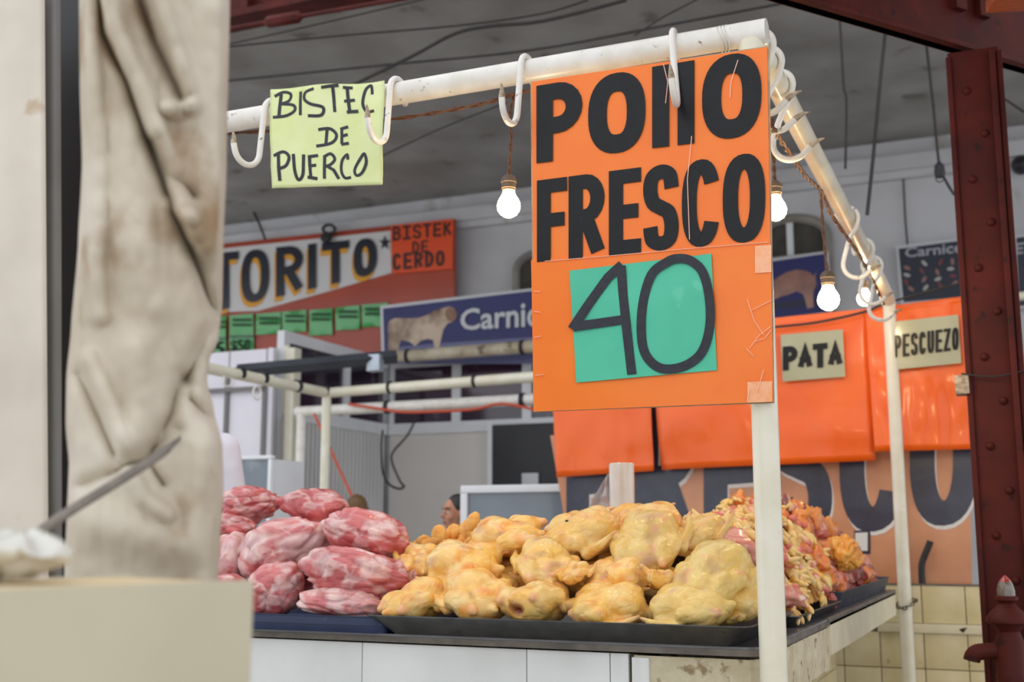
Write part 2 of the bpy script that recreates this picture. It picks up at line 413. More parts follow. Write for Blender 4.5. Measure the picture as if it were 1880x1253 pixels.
# ---- maroon riveted column with beam
CY = 1.80
xl = P(1768,560,Y=CY).x; xr = P(1866,560,Y=CY).x
t = thing('steel_column', 'maroon riveted steel column at the right of the stall', 'column', ((xl+xr)/2,CY+0.1,0))
ztop = P(1735,85,Y=CY).z-0.55
part('face_plate', MB().box((xl,CY,0),(xr,CY+0.03,ztop+0.52),0.004), M_maroon, t)
part('core', MB().box((xl+0.03,CY+0.03,0),(xr-0.03,CY+0.2,ztop+0.52)), M_maroon, t)
part('flange', MB().box((xl-0.006,CY-0.012,0),(xl+0.014,CY+0.2,ztop+0.50),0.004), M_maroon, t)
part('flange', MB().box((xr-0.034,CY-0.03,0),(xr-0.012,CY+0.01,ztop+0.50),0.004), M_maroon, t)
part('flange', MB().box((xr-0.008,CY-0.012,0),(xr+0.012,CY+0.2,ztop+0.50),0.004), M_maroon, t)
rv = None
def rivet(x, z):
    global rv
    if rv is None:
        rv = part('rivet', MB().lathe([(0.016,0),(0.0155,0.004),(0.012,0.009),(0.006,0.012),(0.001,0.013)], Vector((0,0,0))+ORG[t.name], Vector((0,-1,0)), 10), M_maroon, t)
        o = rv
    else:
        o = rv.copy(); COL.objects.link(o)
    o.location = Vector((x,CY,z))-ORG[t.name]
for i in range(15):
    z = P(1800,1230-i*82,Y=CY).z
    if z > ztop+0.42: break
    rivet(lerp(xl,xr,0.34 if i%2 else 0.64), z)
part('bracket', MB().box((xl-0.045,CY-0.03,P(1770,725,Y=CY).z),(xl+0.005,CY+0.06,P(1770,690,Y=CY).z),0.006), M_rust, t)
part('tie_wire', MB().tube(spline([Vector((xl-0.02,CY-0.03,P(1775,688,Y=CY).z)),Vector(((xl+xr)/2,CY-0.03,P(1815,694,Y=CY).z)),Vector((xr+0.02,CY-0.02,P(1870,682,Y=CY).z))],6), 0.003, 6), M_dwire, t)
zb = P(1735,80,Y=CY).z
bd = (P(1880,115,Z=zb)-P(1490,0,Z=zb)).normalized(); bc = P(1735,78,Z=zb); bn = Vector((-bd.y,bd.x,0))
t = thing('roof_beam', 'maroon steel beam crossing over the column at the top right', 'beam', bc)
part('web', MB().obox(bc+Vector((0,0,0.42))+bn*0.04, bd*1.9, bn*0.02, Vector((0,0,0.42))), M_maroon, t)
part('flange', MB().obox(bc+bn*0.024+Vector((0,0,0.012)), bd*1.9, bn*0.036, Vector((0,0,0.012)),0.003), M_maroon, t)
for k in (0.1,0.24):
    part('stiffener', MB().obox(bc+bd*k+bn*0.005+Vector((0,0,0.42)), bd*0.03, bn*0.015, Vector((0,0,0.26))), M_maroon, t)
q = P(1868,-14,Y=1.15)
single('timber_plank', MB().obox(q, Vector((0.07,0.02,0)), Vector((-0.03,0.1,0)), Vector((0,0,0.02)), 0.003), M_timber, 'orange brown timber plank tucked above the maroon beam', 'plank')

struct('added_shade_deck', MB().box((0.1,-1.6,3.95),(4.5,2.2,4.05)), M_timber)  # unseen deck, added overhead to darken the maroon beam and column top
# ---- red standpipe fitting at the column foot
HY = 1.64; hc = P(1851,1150,Y=HY); hz = lambda y: P(1851,y,Y=HY).z-hc.z; px = 1/ (FPX/ (hc-CAM).dot(_F))
t = thing('standpipe', 'maroon standpipe with glass cap standing before the steel column', 'pipe fitting', (hc.x,hc.y,0))
part('body', MB().lathe([(26*px,-hc.z+0.001),(26*px,hz(1250)),(27*px,hz(1240)),(25*px,hz(1236)),(26*px,hz(1180)),(22*px,hz(1168)),(19*px,hz(1160)),(27*px,hz(1150)),(38*px,hz(1143)),(38*px,hz(1137)),(30*px,hz(1125)),(20*px,hz(1116)),(13*px,hz(1107))], hc), M_maroon, t)
part('flange', MB().lathe([(13*px,hz(1108)),(20*px,hz(1102)),(20*px,hz(1096)),(12*px,hz(1093))], hc), M_maroon, t)
part('dome', MB().lathe([(16*px,hz(1096)),(16*px,hz(1085)),(13*px,hz(1072)),(7*px,hz(1062)),(1*px,hz(1059))], hc), mat('dusty_glass_dome', S(120,112,104), S(98,90,84), 40, 0.15, coat=0.6), t)
part('dome_tip', MB().lathe([(12.5*px,hz(1074)),(10*px,hz(1066)),(5*px,hz(1060)),(1*px,hz(1057))], hc), mat('red_lens', S(176,44,34), None, rough=0.1, coat=0.8), t)
e = [P(1835,1195,Y=HY),P(1806,1197,Y=HY-0.005),P(1793,1199,Y=HY-0.01),P(1786,1206,Y=HY-0.01),P(1784,1214,Y=HY-0.01)]
part('spout', MB().tube(spline(e,5), 15*px, 14), M_maroon, t)
part('spout_nut', MB().tube([P(1788,1201,Y=HY-0.01),P(1779,1203,Y=HY-0.01),P(1775,1204,Y=HY-0.01)],[9*px,7*px,5*px],6), M_black, t)

# ================================================================ foreground at the left
WY = -1.45
def lean_box(x0,x1,Y,dy,bev):
    """upright that leans a little sideways: left and right edge read at the top and foot of the picture"""
    a = P(x0,-40,Y=Y); b = P(x0,1300,Y=Y); c = P(x1[0],-40,Y=Y); d = P(x1[1],1300,Y=Y)
    bm = bmesh.new(); vs = [bm.verts.new(v) for v in (a,c,d,b)]+[bm.verts.new(v+Vector((0,dy,0))) for v in (a,c,d,b)]
    for f in ((0,1,2,3),(7,6,5,4),(0,4,5,1),(1,5,6,2),(2,6,7,3),(3,7,4,0)): bm.faces.new([vs[i] for i in f])
    bmesh.ops.bevel(bm, geom=list(bm.edges), offset=bev, segments=3, affect='EDGES', profile=0.5); bm.verts.index_update()
    mb = MB().add([v.co.copy() for v in bm.verts], [tuple(v.index for v in f.verts) for f in bm.faces]); bm.free(); return mb
struct('wall_left', lean_box(-400,(74,82),WY,0.012,0.004), M_beige)
struct('trim_2', lean_box(60,(100,102),WY+0.03,0.02,0.009), mat('grey_edge', S(120,118,114), S(104,102,98), 4, 0.5))  # separate upright in darker grey along the right edge of the beige panel
single('black_post', lean_box(60,(190,190),-1.30,0.06,0.006), M_black, 'black upright post between the beige panel and the canvas curtain', 'post')

# canvas curtain, gathered and tied
LEFT = [(-40,152),(0,152),(150,153),(300,157),(450,150),(600,137),(700,128),(780,127),(850,133),(950,129),(1050,125),(1300,122)]
RIGHT = [(-40,416),(0,416),(300,410),(450,404),(560,402),(620,396),(660,378),(700,374),(760,388),(820,402),(900,404),(1000,398),(1060,394),(1300,390)]
def interp(T, y):
    for (a,b),(c,d) in zip(T[:-1],T[1:]):
        if a <= y <= c:
            k = (y-a)/(c-a); k = k*k*(3-2*k)*0.5+k*0.5; return b+(d-b)*k
    return T[-1][1] if y > T[-1][0] else T[0][1]
FOLDS = [  # polyline (photo pixels), half width, depth in metres (+ toward viewer)
 ([(178,-40),(190,60),(235,150),(270,260),(305,350),(345,450),(392,580)], 11, -0.030),
 ([(195,-40),(212,60),(262,170),(300,270),(335,360),(372,450)], 17, 0.020),
 ([(165,0),(170,120),(185,300),(178,480),(185,580)], 14, 0.012),
 ([(250,-20),(285,80),(315,140),(338,182)], 15, -0.024), ([(285,-30),(320,70),(342,150),(350,190)], 12, 0.014),
 ([(305,197),(330,204),(350,196)], 11, 0.018), ([(285,260),(315,320),(352,362)], 13, -0.020), ([(310,375),(335,392),(352,398)], 11, 0.016),
 ([(362,455),(380,500),(388,560)], 18, -0.020), ([(388,600),(362,650),(345,700)], 14, -0.026), ([(352,735),(372,760),(385,770)], 10, -0.018),
 ([(150,690),(180,760),(212,832)], 12, -0.016), ([(165,660),(200,740),(228,820)], 14, 0.014), ([(330,690),(315,760),(280,820)], 16, -0.018),
 ([(275,850),(300,890)], 9, -0.016), ([(240,870),(262,915),(305,945)], 12, 0.014), ([(250,640),(262,720),(245,800)], 26, 0.012),
 ([(130,900),(200,872),(270,842),(330,790)], 13, -0.012), ([(180,960),(250,980),(330,1000)], 40, 0.014), ([(370,820),(360,920),(372,1060)], 26, 0.012),
 ([(225,250),(240,400),(290,560)], 40, 0.010), ([(140,520),(150,600),(140,700)], 14, -0.008)]
def segd(px_, py_, a, b):
    dx = b[0]-a[0]; dy = b[1]-a[1]; t = max(0,min(1,((px_-a[0])*dx+(py_-a[1])*dy)/(dx*dx+dy*dy))); return math.hypot(px_-a[0]-t*dx, py_-a[1]-t*dy)
def fold(x, y):
    h = 0
    for pl, w_, am in FOLDS:
        d = min(segd(x,y,a,b) for a,b in zip(pl[:-1],pl[1:]))
        if d < 3.2*w_: h += am*math.exp(-(d/w_)**2)
    return h
def cur(s_, t):
    y = -40+1340*t; xl_ = interp(LEFT,y); xr_ = interp(RIGHT,y); x = lerp(xl_,xr_,s_)
    e = max(0, abs(s_-0.5)*2-0.86)/0.14
    d = 1.33-fold(x,y)*1.7-0.03*math.sin(math.pi*s_)+0.06*e*e+0.012*noise.noise(Vector((x*0.012,y*0.006,1.3)))+0.003*noise.noise(Vector((x*0.05,y*0.03,7)))
    return P(x,y,D=d)
mb = MB().grid(72, 230, cur)
M_canvas = mat('canvas', S(216,207,192), S(188,175,154), 5, 0.9, bump=0.25, bscale=220, c3=S(156,130,98), s3=4.5, t3=0.56, bdist=0.001)
o = single('canvas_curtain', mb, M_canvas, 'dirty cream canvas curtain gathered and tied in the left foreground', 'curtain', smooth=180)
sd = o.modifiers.new('thickness','SOLIDIFY'); sd.thickness = 0.004; sd.offset = 1
cp = [P(-30,1045,D=1.12),P(60,985,D=1.16),P(130,938,D=1.19),P(200,895,D=1.215),P(262,856,D=1.235),P(305,826,D=1.27),P(345,790,D=1.34)]
single('tie_rope', MB().tube(spline(cp,6), [0.0055]*30+[0.005,0.004,0.003,0.002,0.002,0.002,0.002], 10), mat('grey_rope', S(140,132,124), S(112,104,98), 40, 0.8, bump=0.4, bscale=300), 'slanting grey rope tying the canvas curtain back', 'rope')

# cream wooden box nearest the camera
va = math.atan2(2800-940, FPX*math.cos(PITCH)+354*math.sin(PITCH))-YAW
ed = Vector((math.sin(va), math.cos(va), 0)); en = Vector((-ed.y, ed.x, 0))
c0 = P(468,1066,D=1.02); zt = c0.z
t = thing('cream_box', 'cream painted wooden box in the lower left foreground', 'box', (c0.x,c0.y,zt-0.7))
M_box = mat('cream_box_paint', S(200,192,166), S(190,181,154), 4, 0.55, bump=0.05, bscale=20, c3=S(176,158,124), s3=6, t3=0.68)
M_boxtop = mat('pale_wood', S(232,212,172), S(216,192,148), 8, 0.6, stretch=(1,6,1))
wl = 0.85; dp = 0.2
part('front_board', MB().obox(c0-ed*wl/2+en*0.009+Vector((0,0,-0.35)), ed*(wl/2), en*0.009, Vector((0,0,0.35)),0.003), M_box, t)
part('rear_board', MB().obox(c0-ed*wl/2+en*(dp-0.009)+Vector((0,0,-0.35)), ed*(wl/2), en*0.009, Vector((0,0,0.35)),0.003), M_box, t)
part('end_board', MB().obox(c0-ed*0.009+en*dp/2+Vector((0,0,-0.353)), ed*0.009, en*(dp/2-0.0181), Vector((0,0,0.347)),0.002), M_box, t)
part('end_board', MB().obox(c0-ed*(wl-0.009)+en*dp/2+Vector((0,0,-0.353)), ed*0.009, en*(dp/2-0.0181), Vector((0,0,0.347)),0.002), M_box, t)
part('lid_board', MB().obox(c0-ed*wl/2+en*dp/2+Vector((0,0,-0.007)), ed*(wl/2-0.0185), en*(dp/2-0.0185), Vector((0,0,0.006))), M_boxtop, t)
mb = MB(); bc = P(20,1062,D=0.97); bc.z = zt-0.012; random.seed(4)
mb.ell(bc+Vector((-0.02,0,0.012)), 0.07, 0.05, 0.016, n=40)
mb.v = [v+Vector((0,0,1))*0.012*noise.noise(v*60)+0.008*noise.noise_vector(v*45) for v in mb.v]
zm = min(v.z for v in mb.v); mb.v = [v+Vector((0,0,zt-0.0005-zm)) for v in mb.v]
single('plastic_bag', mb, mat('white_plastic_bag', S(224,222,214), S(210,208,200), 20, 0.25, trans=0.0, coat=0.4), 'crumpled white plastic bag on top of the cream foreground box', 'bag', smooth=180)
# ================================================================ pipe frame of the stall
PX0, PY0 = 0.022, -0.004
RR = 0.032; ZR = 2.497
t = thing('pipe_frame', 'cream painted pipe frame carrying the hooks over the counter', 'frame', (PX0,PY0,0))
FRAME = t
part('front_post', MB().lathe([(RR,0.0),(RR,0.9),(RR,1.7),(RR,ZR-0.02)], (PX0,PY0,0), n=28), M_cream, t)
BY = 3.37; BXc = P(1660,1075,Y=BY).x
ZB = P(1628,548,Y=BY).z
part('rear_post', MB().lathe([(RR,0.0),(RR,0.9),(RR,1.7),(RR,ZB)], (BXc,BY,0), n=24), M_cream, t)
part('front_rail', MB().tube([(-2.6,PY0,ZR),(-1.4,PY0,ZR),(-0.6,PY0,ZR+0.001),(PX0+RR+0.006,PY0,ZR+0.002)], RR, 28), M_white, t)
part('side_rail', MB().tube([(PX0,PY0+0.02,ZR-0.004),(lerp(PX0,BXc,0.5),lerp(0,BY,0.5),lerp(ZR,ZB,0.5)),(lerp(PX0,BXc,0.97),lerp(0,BY,0.97),lerp(ZR,ZB,0.97)),(BXc,BY,ZB-0.02)], RR, 24), M_cream, t)
part('corner_sleeve', MB().tube([(PX0-0.035,PY0,ZR),(PX0+RR+0.008,PY0,ZR)], RR+0.002, 28), M_white, t, 'mitred corner joint')
tp = MB()
for dx in (-0.075,-0.066,-0.058): tp.tube([Vector((PX0+dx,PY0,ZR))+Vector((0.006*math.sin(a*2),math.cos(a)*(RR+0.0012),math.sin(a)*(RR+0.0012))) for a in [i*2*math.pi/24 for i in range(24)]], 0.002, 5, True)
part('tape_wrap', tp, mat('clear_tape', S(226,224,214), None, rough=0.15, coat=0.6), t)
# rail at the back that carries the orange boards
# ---- hooks
def hook(c, d, L, r, lab, group, swing=0.0, yawd=0.0, R=RR, w_=0.0088, slant=0.012, cross=False):
    """S hook hung over a rail: c rail centre, d horizontal direction the point faces"""
    d = Vector(d).normalized(); d = Matrix.Rotation(math.radians(yawd),3,'Z')@d; side = d.cross(UPV)
    q = R+w_+0.001
    pts = []
    if cross:
        for i in range(11):
            a = math.radians(215-i*(215+15)/10); pts.append((q*math.cos(a), q*math.sin(a)))
        pts += [(q*0.72,-0.045),(0.006,-0.085),(-0.018,-L*0.86)]; x0 = -0.022
        for i in range(0,8):
            a = math.radians(180+i*17.5); pts.append((x0+r+r*math.cos(a), -L+r*math.sin(a)))
        lx, lz = pts[-1]; pts.append((lx+0.022, lz+0.020)); tip0 = len(pts)-1; pts.append((lx+0.042, lz+0.032)); pts.append((lx+0.062, lz+0.036))
    for i in range(0 if cross else 11):
        a = math.radians(215-i*(215-0)/10); pts.append((q*math.cos(a), q*math.sin(a)))
    for k in (() if cross else (0.3,0.6,0.85)): pts.append((q+slant*k, -L*k))
    if not cross: x0 = q+slant
    for i in range(0,0 if cross else 10):
        a = math.radians(180+i*17.5); pts.append((x0+r+r*math.cos(a), -L+r*math.sin(a)*1.05))
    if not cross: lx, lz = pts[-1]; pts.append((lx+0.006, lz+0.022)); tip0 = len(pts)-1; pts.append((lx+0.007, lz+0.042)); pts.append((lx+0.012, lz+0.058))
    def to(p): 
        x,z = p; return Vector(c)+d*x+UPV*z+side*(math.sin(math.radians(swing))*min(0,z))
    W = spline([to(p) for p in pts], 3); n = len(W); nt = 3*2
    rad = [w_]*n
    body = W[:n-nt]; tip = W[n-nt-1:]
    org = Vector(c)+UPV*(-L-r); t = thing('meat_hook', lab, 'hook', org, group)
    part('shank', MB().tube(body, [w_*0.6]+[w_]*(len(body)-1), 10), M_white, t)
    m = len(tip); part('point', MB().tube(tip, [w_*(1-0.86*(i/(m-1))**1.3) for i in range(m)], 10), M_rust, t, 'worn grey point')
    return t
G = 'white meat hooks along the rails'
def onrail(px_, py_): return Vector((P(px_,py_,Y=PY0).x, PY0, ZR))
hook(onrail(505,211), (0,-1,0), 0.135, 0.047, 'white meat hook left of the yellow paper on the front rail', G, yawd=-14)
hook(onrail(731,168), (0,-1,0), 0.125, 0.047, 'white meat hook overlapping the right edge of the yellow paper', G, yawd=-4)
hook(onrail(968,128), (0,-1,0), 0.128, 0.047, 'white meat hook above the left hanging bulb', G, yawd=-2, swing=-2)
hook(onrail(1238,88), (0,-1,0), 0.150, 0.042, 'white meat hook hanging over the big orange sign', G, yawd=8, swing=4, slant=0.022)
def onside(y):
    k = y/BY; return Vector((lerp(PX0,BXc,k), y, lerp(ZR,ZB,k)))
side = [(0.075,0.14,0.046,-8,'white meat hook right at the corner of the pipe frame'),
        (0.18,0.15,0.045,6,'white meat hook second from the frame corner, partly behind the orange sign'),
        (0.36,0.165,0.055,-10,'white meat hook with the widest bend, just right of the orange sign'),
        (1.78,0.19,0.052,8,'white meat hook nearest the front in the cluster by the rear post'),
        (2.30,0.19,0.055,-6,'white meat hook in the middle of the cluster by the rear post'),
        (2.62,0.20,0.055,4,'white meat hook rearmost in the cluster by the rear post')]
for y, L, r, yw, lab in side:
    hook(onside(y), (1,0,0), L, r, lab, G, yawd=yw, cross=True)
# ---- brown lamp wire under the rails
q = [P(380,247,Y=0.03),P(560,236,Y=0.03),P(735,217,Y=0.03),P(880,192,Y=0.03),P(965,168,Y=0.02),P(1080,160,Y=0.03)]
mb = MB(); base = spline(q,8)
for ph in (0,math.pi): mb.tube([p+Vector((0,0.004*math.sin(i*1.3+ph),0.004*math.cos(i*1.3+ph))) for i,p in enumerate(base)], 0.0035, 6)
single('lamp_wire', mb, M_wire, 'brown twisted lamp wire sagging below the front rail', 'wire')
q = [P(1405,215,X=0.03),P(1425,245,X=0.04),P(1455,290,X=0.03),P(1480,325,X=0.03),P(1507,352,X=0.03),P(1530,400,X=0.04),P(1575,465,X=0.03),P(1605,520,X=0.03),P(1622,560,X=0.05)]
mb = MB(); base = spline(q,8)
for ph in (0,math.pi): mb.tube([p+Vector((0.005*math.sin(i*1.5+ph),0,0.005*math.cos(i*1.5+ph))) for i,p in enumerate(base)], 0.004, 6)
single('lamp_wire', mb, M_wire, 'brown twisted lamp wire running down below the side rail', 'wire')
# ---- bulbs
M_bulb = mat('lit_bulb_glass', S(255,238,205), None, rough=0.2, emit=(1.0,0.74,0.42,1), estr=75.0)
M_sock = mat('dusty_socket', S(110,92,76), S(84,70,58), 40, 0.7, bump=0.3, bscale=120)
M_brass = mat('brass_collar', S(200,160,96), S(170,130,76), 40, 0.35, metal=0.7)
def bulb(top, c, r, lab, cordpts=None):
    """c: centre of the round of the bulb; hangs straight down on its cord"""
    t = thing('light_bulb', lab, 'light bulb', c-UPV*r, 'bare hanging bulbs')
    part('glass', MB().lathe([(r*0.02,-r),(r*0.38,-r*0.93),(r*0.70,-r*0.72),(r*0.93,-r*0.38),(r,0),(r*0.95,r*0.32),(r*0.8,r*0.66),(r*0.62,r*0.95),(r*0.5,r*1.25),(r*0.46,r*1.42)], c, n=28), M_bulb, t)
    part('collar', MB().lathe([(r*0.54,r*1.36),(r*0.57,r*1.42),(r*0.54,r*1.5),(r*0.48,r*1.56)], c, n=24), M_brass, t)
    part('socket', MB().lathe([(r*0.5,r*1.5),(r*0.62,r*1.58),(r*0.62,r*2.05),(r*0.68,r*2.1),(r*0.68,r*2.35),(r*0.5,r*2.62),(r*0.28,r*2.78),(r*0.12,r*2.85)], c, n=22), M_sock, t)
    cp = cordpts or [c+UPV*r*2.8, c.lerp(top,0.6), top]
    cc = spline(cp,8); mb = MB()
    for ph in (0,math.pi): mb.tube([p+Vector((0.0035*math.sin(i*1.1+ph),0.0035*math.cos(i*1.1+ph),0)) for i,p in enumerate(cc)], 0.003, 6)
    part('cord', mb, M_wire, t)
    return t
c1 = P(934,379,Y=0.03); rb = 0.032
bulb(None, c1, rb, 'lit bare bulb hanging left of the big orange sign', [c1+UPV*rb*2.8, P(938,260,Y=0.03), P(937,205,Y=0.03), P(945,172,Y=0.03)])
c2 = P(1424,386,Y=0.42)
bulb(c2+UPV*0.27, c2, 0.031, 'lit bare bulb half hidden behind the right edge of the orange sign')
c3 = P(1521,551,Y=1.30)
bulb(None, c3, 0.037, 'lit bare bulb hanging in front of the pig poster', [c3+UPV*0.037*2.8, P(1511,420,Y=1.3), P(1507,352,Y=1.3)])
c4 = P(1587,549,Y=2.75)
bulb(c4+UPV*0.3, c4, 0.033, 'lit bare bulb mostly hidden behind the hook cluster')

# ================================================================ signs on the front rail
M_or = mat('orange_card', S(255,130,30), S(252,120,24), 5, 0.42, coat=0.2, bump=0.05, bscale=25)
M_or2 = mat('orange_sleeve', S(255,108,12), S(250,100,10), 4, 0.34, coat=0.3, bump=0.22, bscale=9, bdist=0.01)
M_ink = mat('black_vinyl', S(10,11,15), S(18,19,24), 30, 0.45, coat=0.08, spec=0.3, c3=S(70,72,78), s3=140, t3=0.70, bump=0.1, bscale=80)
M_mark = mat('black_marker', S(44,48,58), S(36,38,46), 60, 0.6)
M_film = mat('clear_tape_film', S(255,170,110), S(255,186,140), 60, 0.12, coat=1.0, bump=0.8, bscale=90, bdist=0.003)
SY = -0.048
oc = P(1200,745,Y=SY)
t = thing('price_sign', 'big orange sign reading POLLO FRESCO 40 hung at the frame corner', 'sign', (oc.x,SY,oc.z))
rg = random.Random(3)
part('upper_card', board([(976,150),(1408,86),(1414,446),(979,482)], SY-0.001, 0.004, 0.002, 14, 12, 1), M_or, t)
part('lower_card', board([(975,478),(1414,440),(1420,738),(980,756)], SY-0.003, 0.004, 0.002, 14, 12, 2), M_or, t)
cb = MB().prism([P(x,y,Y=SY+0.0035) for x,y in [(974,151),(1412,84),(1421,740),(979,757)]], (0,0.006,0))
part('cardboard_back', cb, mat('cardboard', S(196,176,146), S(170,148,118), 20, 0.9), t)
pm = onY(SY-0.0035)
top = (985,158,1345,99); bot = (985,300,1345,254)
for ch, x0, x1, T in (('P',985,1069,30),('O',1080,1185,34),('l',1197,1229,31),('l',1244,1275,31),('O',1289,1398,35)):
    mb = MB(); 
    b_ = bot if ch != 'l' else (985,297,1345,255); letter(mb, ch, x0, x1, top, b_, T, pm, 0.0008); part('letter', mb, M_ink, t)
top = (986,332,1365,283); bot = (986,482,1365,446)
for ch, x0, x1, T in (('F',986,1041,25),('R',1044,1110,26),('E',1118,1177,26),('S',1181,1246,26),('C',1252,1322,27),('O',1327,1405,28)):
    mb = MB(); letter(mb, ch, x0, x1, top, bot, T, pm, 0.0008); part('letter', mb, M_ink, t)
# green price card
gq = [(1045,497),(1306,466),(1316,680),(1058,703)]
gc = part('price_card', board(gq, SY-0.0075, 0.001, 0.003, 12, 10, 5), mat('green_card', S(84,200,164), S(76,190,154), 5, 0.55, c3=S(110,212,180), s3=9, t3=0.62), t, 'sea green price card')
mb = MB(); pm2 = onY(SY-0.0098)
for pts, cl in (([(1050,605),(1080,560),(1116,510),(1142,486)],0),([(1140,488),(1144,540),(1150,600),(1160,688)],0),([(1052,600),(1098,594),(1146,587)],0),
                (spline([(1224,482,0),(1196,505,0),(1180,560,0),(1178,620,0),(1188,656,0),(1215,677,0),(1255,673,0),(1288,648,0),(1303,600,0),(1302,545,0),(1290,500,0),(1268,479,0),(1244,475,0)],5,True),1)):
    stroke_px(mb, [(p[0],p[1]) for p in pts], bool(cl), 17, pm2, 0.0004, FN)
part('price', mb, M_mark, gc)
for x0,y0,x1,y1 in ((1386,450,1416,500),(1372,700,1418,738)):
    tq = MB().prism([P(a,b,Y=SY-0.0058) for a,b in ((x0,y0+2),(x1,y0),(x1,y1),(x0,y1+2))], (0,0.0006,0)); part('tape', tq, M_film, t)
for pts in ([(1372,550),(1385,590),(1402,615)],[(1380,570),(1400,560),(1416,552)],[(1376,640),(1395,615),(1415,600)],[(1384,628),(1404,622),(1416,606)],[(1370,640),(1384,655)],[(1390,720),(1396,700),(1402,680)],[(1372,738),(1376,715)],
            [(1000,480),(1120,470),(1250,458),(1410,445)],[(980,535),(992,536)],[(980,572),(992,574)],[(981,620),(993,618)],[(983,690),(998,688)],[(1218,118),(1226,150),(1222,190)],[(1355,110),(1342,150),(1340,180)],[(1270,250),(1262,330),(1266,440)]):
    part('tape_crease', MB().tube([P(a,b,Y=SY-0.0068) for a,b in pts], 0.0011, 5), mat('tape_crease', S(255,196,168), None, rough=0.2, coat=0.8), t)
# yellow paper
yq = [(494,163),(706,148),(700,338),(497,345)]
yo = P(600,345,Y=-0.05)
t = thing('paper_sign', 'pale yellow paper handwritten BISTEC DE PUERCO on the front rail', 'sign', (yo.x,-0.05,yo.z))
YS = -0.05
crl = lambda s_, t_: 0.007*math.sin(s_*9+0.6)*math.exp(-t_*2.5)+0.012*(t_-0.3)**2
def ydisp(s_, t_): return crl(s_,t_)+0.006*noise.noise(Vector((s_*3+7, t_*3, 11.9)))+0.0024*noise.noise(Vector((s_*8+7, t_*7, 3.1)))
pp = board(yq, YS, 0.0006, 0.006, 30, 26, 7, crl)
part('paper', pp, mat('yellow_paper', S(230,237,180), S(216,226,150), 6, 0.5, c3=S(200,208,112), s3=7, t3=0.6, coat=0.3), t, smooth=180)
def pmY(x, y):
    t_ = min(1,max(0,(y-(lerp(163,148,(x-494)/212)))/184)); s_ = min(1,max(0,(x-494)/212))
    return P(x,y,Y=YS)+Vector((0,ydisp(s_,t_)-0.0004,0))
mb = MB()
def hw(pts, T=5.5, cl=False): stroke_px(mb, [(p[0],p[1]) for p in spline([(a,b,0) for a,b in pts],5,cl)], cl, T, pmY, 0.0005, FN)
def hl(pts, T=5.5): 
    q = []
    for a,b in zip(pts[:-1],pts[1:]):
        for k in range(6): q.append((lerp(a[0],b[0],k/6),lerp(a[1],b[1],k/6)))
    q.append(pts[-1]); stroke_px(mb, q, False, T, pmY, 0.0005, FN)
hl([(514,172),(511,213)],6); hw([(502,176),(518,168),(532,172),(530,184),(515,190)]); hw([(515,190),(538,193),(541,203),(525,212),(500,215)])
hl([(552,168),(552,212)]); hw([(578,164),(562,170),(560,183),(572,192),(594,198),(590,212),(566,213)]); hl([(592,162),(622,157)]); hl([(612,160),(615,206)])
hl([(629,160),(645,160)]); hl([(636,162),(642,205)]); hl([(632,186),(650,183)]); hl([(637,206),(657,204)],6); hw([(681,172),(679,156),(668,164),(664,188),(672,204),(686,203)])
hl([(600,236),(597,266)]); hw([(584,238),(605,236),(617,248),(608,262),(580,268)]); hl([(627,236),(627,264)]); hl([(624,237),(639,233)]); hl([(627,250),(638,247)]); hl([(626,265),(640,263)])
hl([(511,282),(513,332)],6); hw([(502,286),(520,279),(531,288),(526,304),(513,310)]); hw([(539,283),(542,318),(548,330),(556,318),(558,284)])
hl([(568,286),(570,326)]); hl([(566,288),(583,285)]); hl([(569,305),(580,303)]); hl([(564,325),(582,328)],6)
hl([(595,286),(595,328)]); hw([(593,288),(606,282),(614,292),(606,302),(596,305)]); hl([(598,304),(612,312),(621,328)])
hw([(638,293),(637,284),(628,294),(626,314),(632,326),(643,325)],5); hw([(668,282),(660,292),(650,312),(654,322),(664,316),(671,298)],5,True)
part('handwriting', mb, M_mark, t)

# ================================================================ counter
SF = 0.03; SX = -0.012; ZS = 0.984
M_slab = mat('worn_concrete', S(120,112,102), S(88,82,74), 14, 0.55, bump=0.3, bscale=50)
M_slabtop = mat('grey_counter_top', S(118,120,124), S(100,100,104), 9, 0.3, coat=0.2, c3=S(96,58,48), s3=4, t3=0.66)
M_plaster = mat('chipped_plaster', S(216,206,178), S(196,184,152), 12, 0.9, bump=0.9, bscale=38, bdist=0.012, c3=S(150,130,98), s3=22, t3=0.60)
M_tilew = mat('white_tile', S(226,228,226), S(214,216,213), 4, 0.22, coat=0.3)
M_tiley = mat('yellowed_tile', S(226,214,172), S(214,198,150), 6, 0.28, coat=0.3, c3=S(170,148,100), s3=14, t3=0.68)
M_grout = mat('dirty_grout', S(120,108,86), S(92,80,62), 20, 0.9)
M_panel = mat('cream_board', S(230,222,194), S(216,206,172), 5, 0.5, c3=S(170,150,112), s3=20, t3=0.70)
t = thing('counter', 'tiled concrete counter wrapping round the stall corner', 'counter', (-0.8,0.4,0))
COUNTER = t
def slab():
    # L shaped top with a rounded outer corner
    r = 0.05; pts = [(-2.6,SF),(SX-r,SF)]+[(SX-r+r*math.sin(a),SF+r-r*math.cos(a)) for a in [i*math.pi/12 for i in range(1,7)]]+[(SX,3.22),(-0.72,3.22),(-0.72,0.78),(-2.6,0.78)]
    return pts
pl = slab()
part('top', MB().prism([(x,y,ZS-0.006) for x,y in pl], (0,0,0.006)), M_slabtop, t)
part('slab', MB().prism([(x,y,ZS-0.022) for x,y in pl], (0,0,0.0155)), M_slab, t)
part('base', MB().box((-2.6,SF+0.03,0),(-0.31,0.72,ZS-0.029)), M_grout, t)
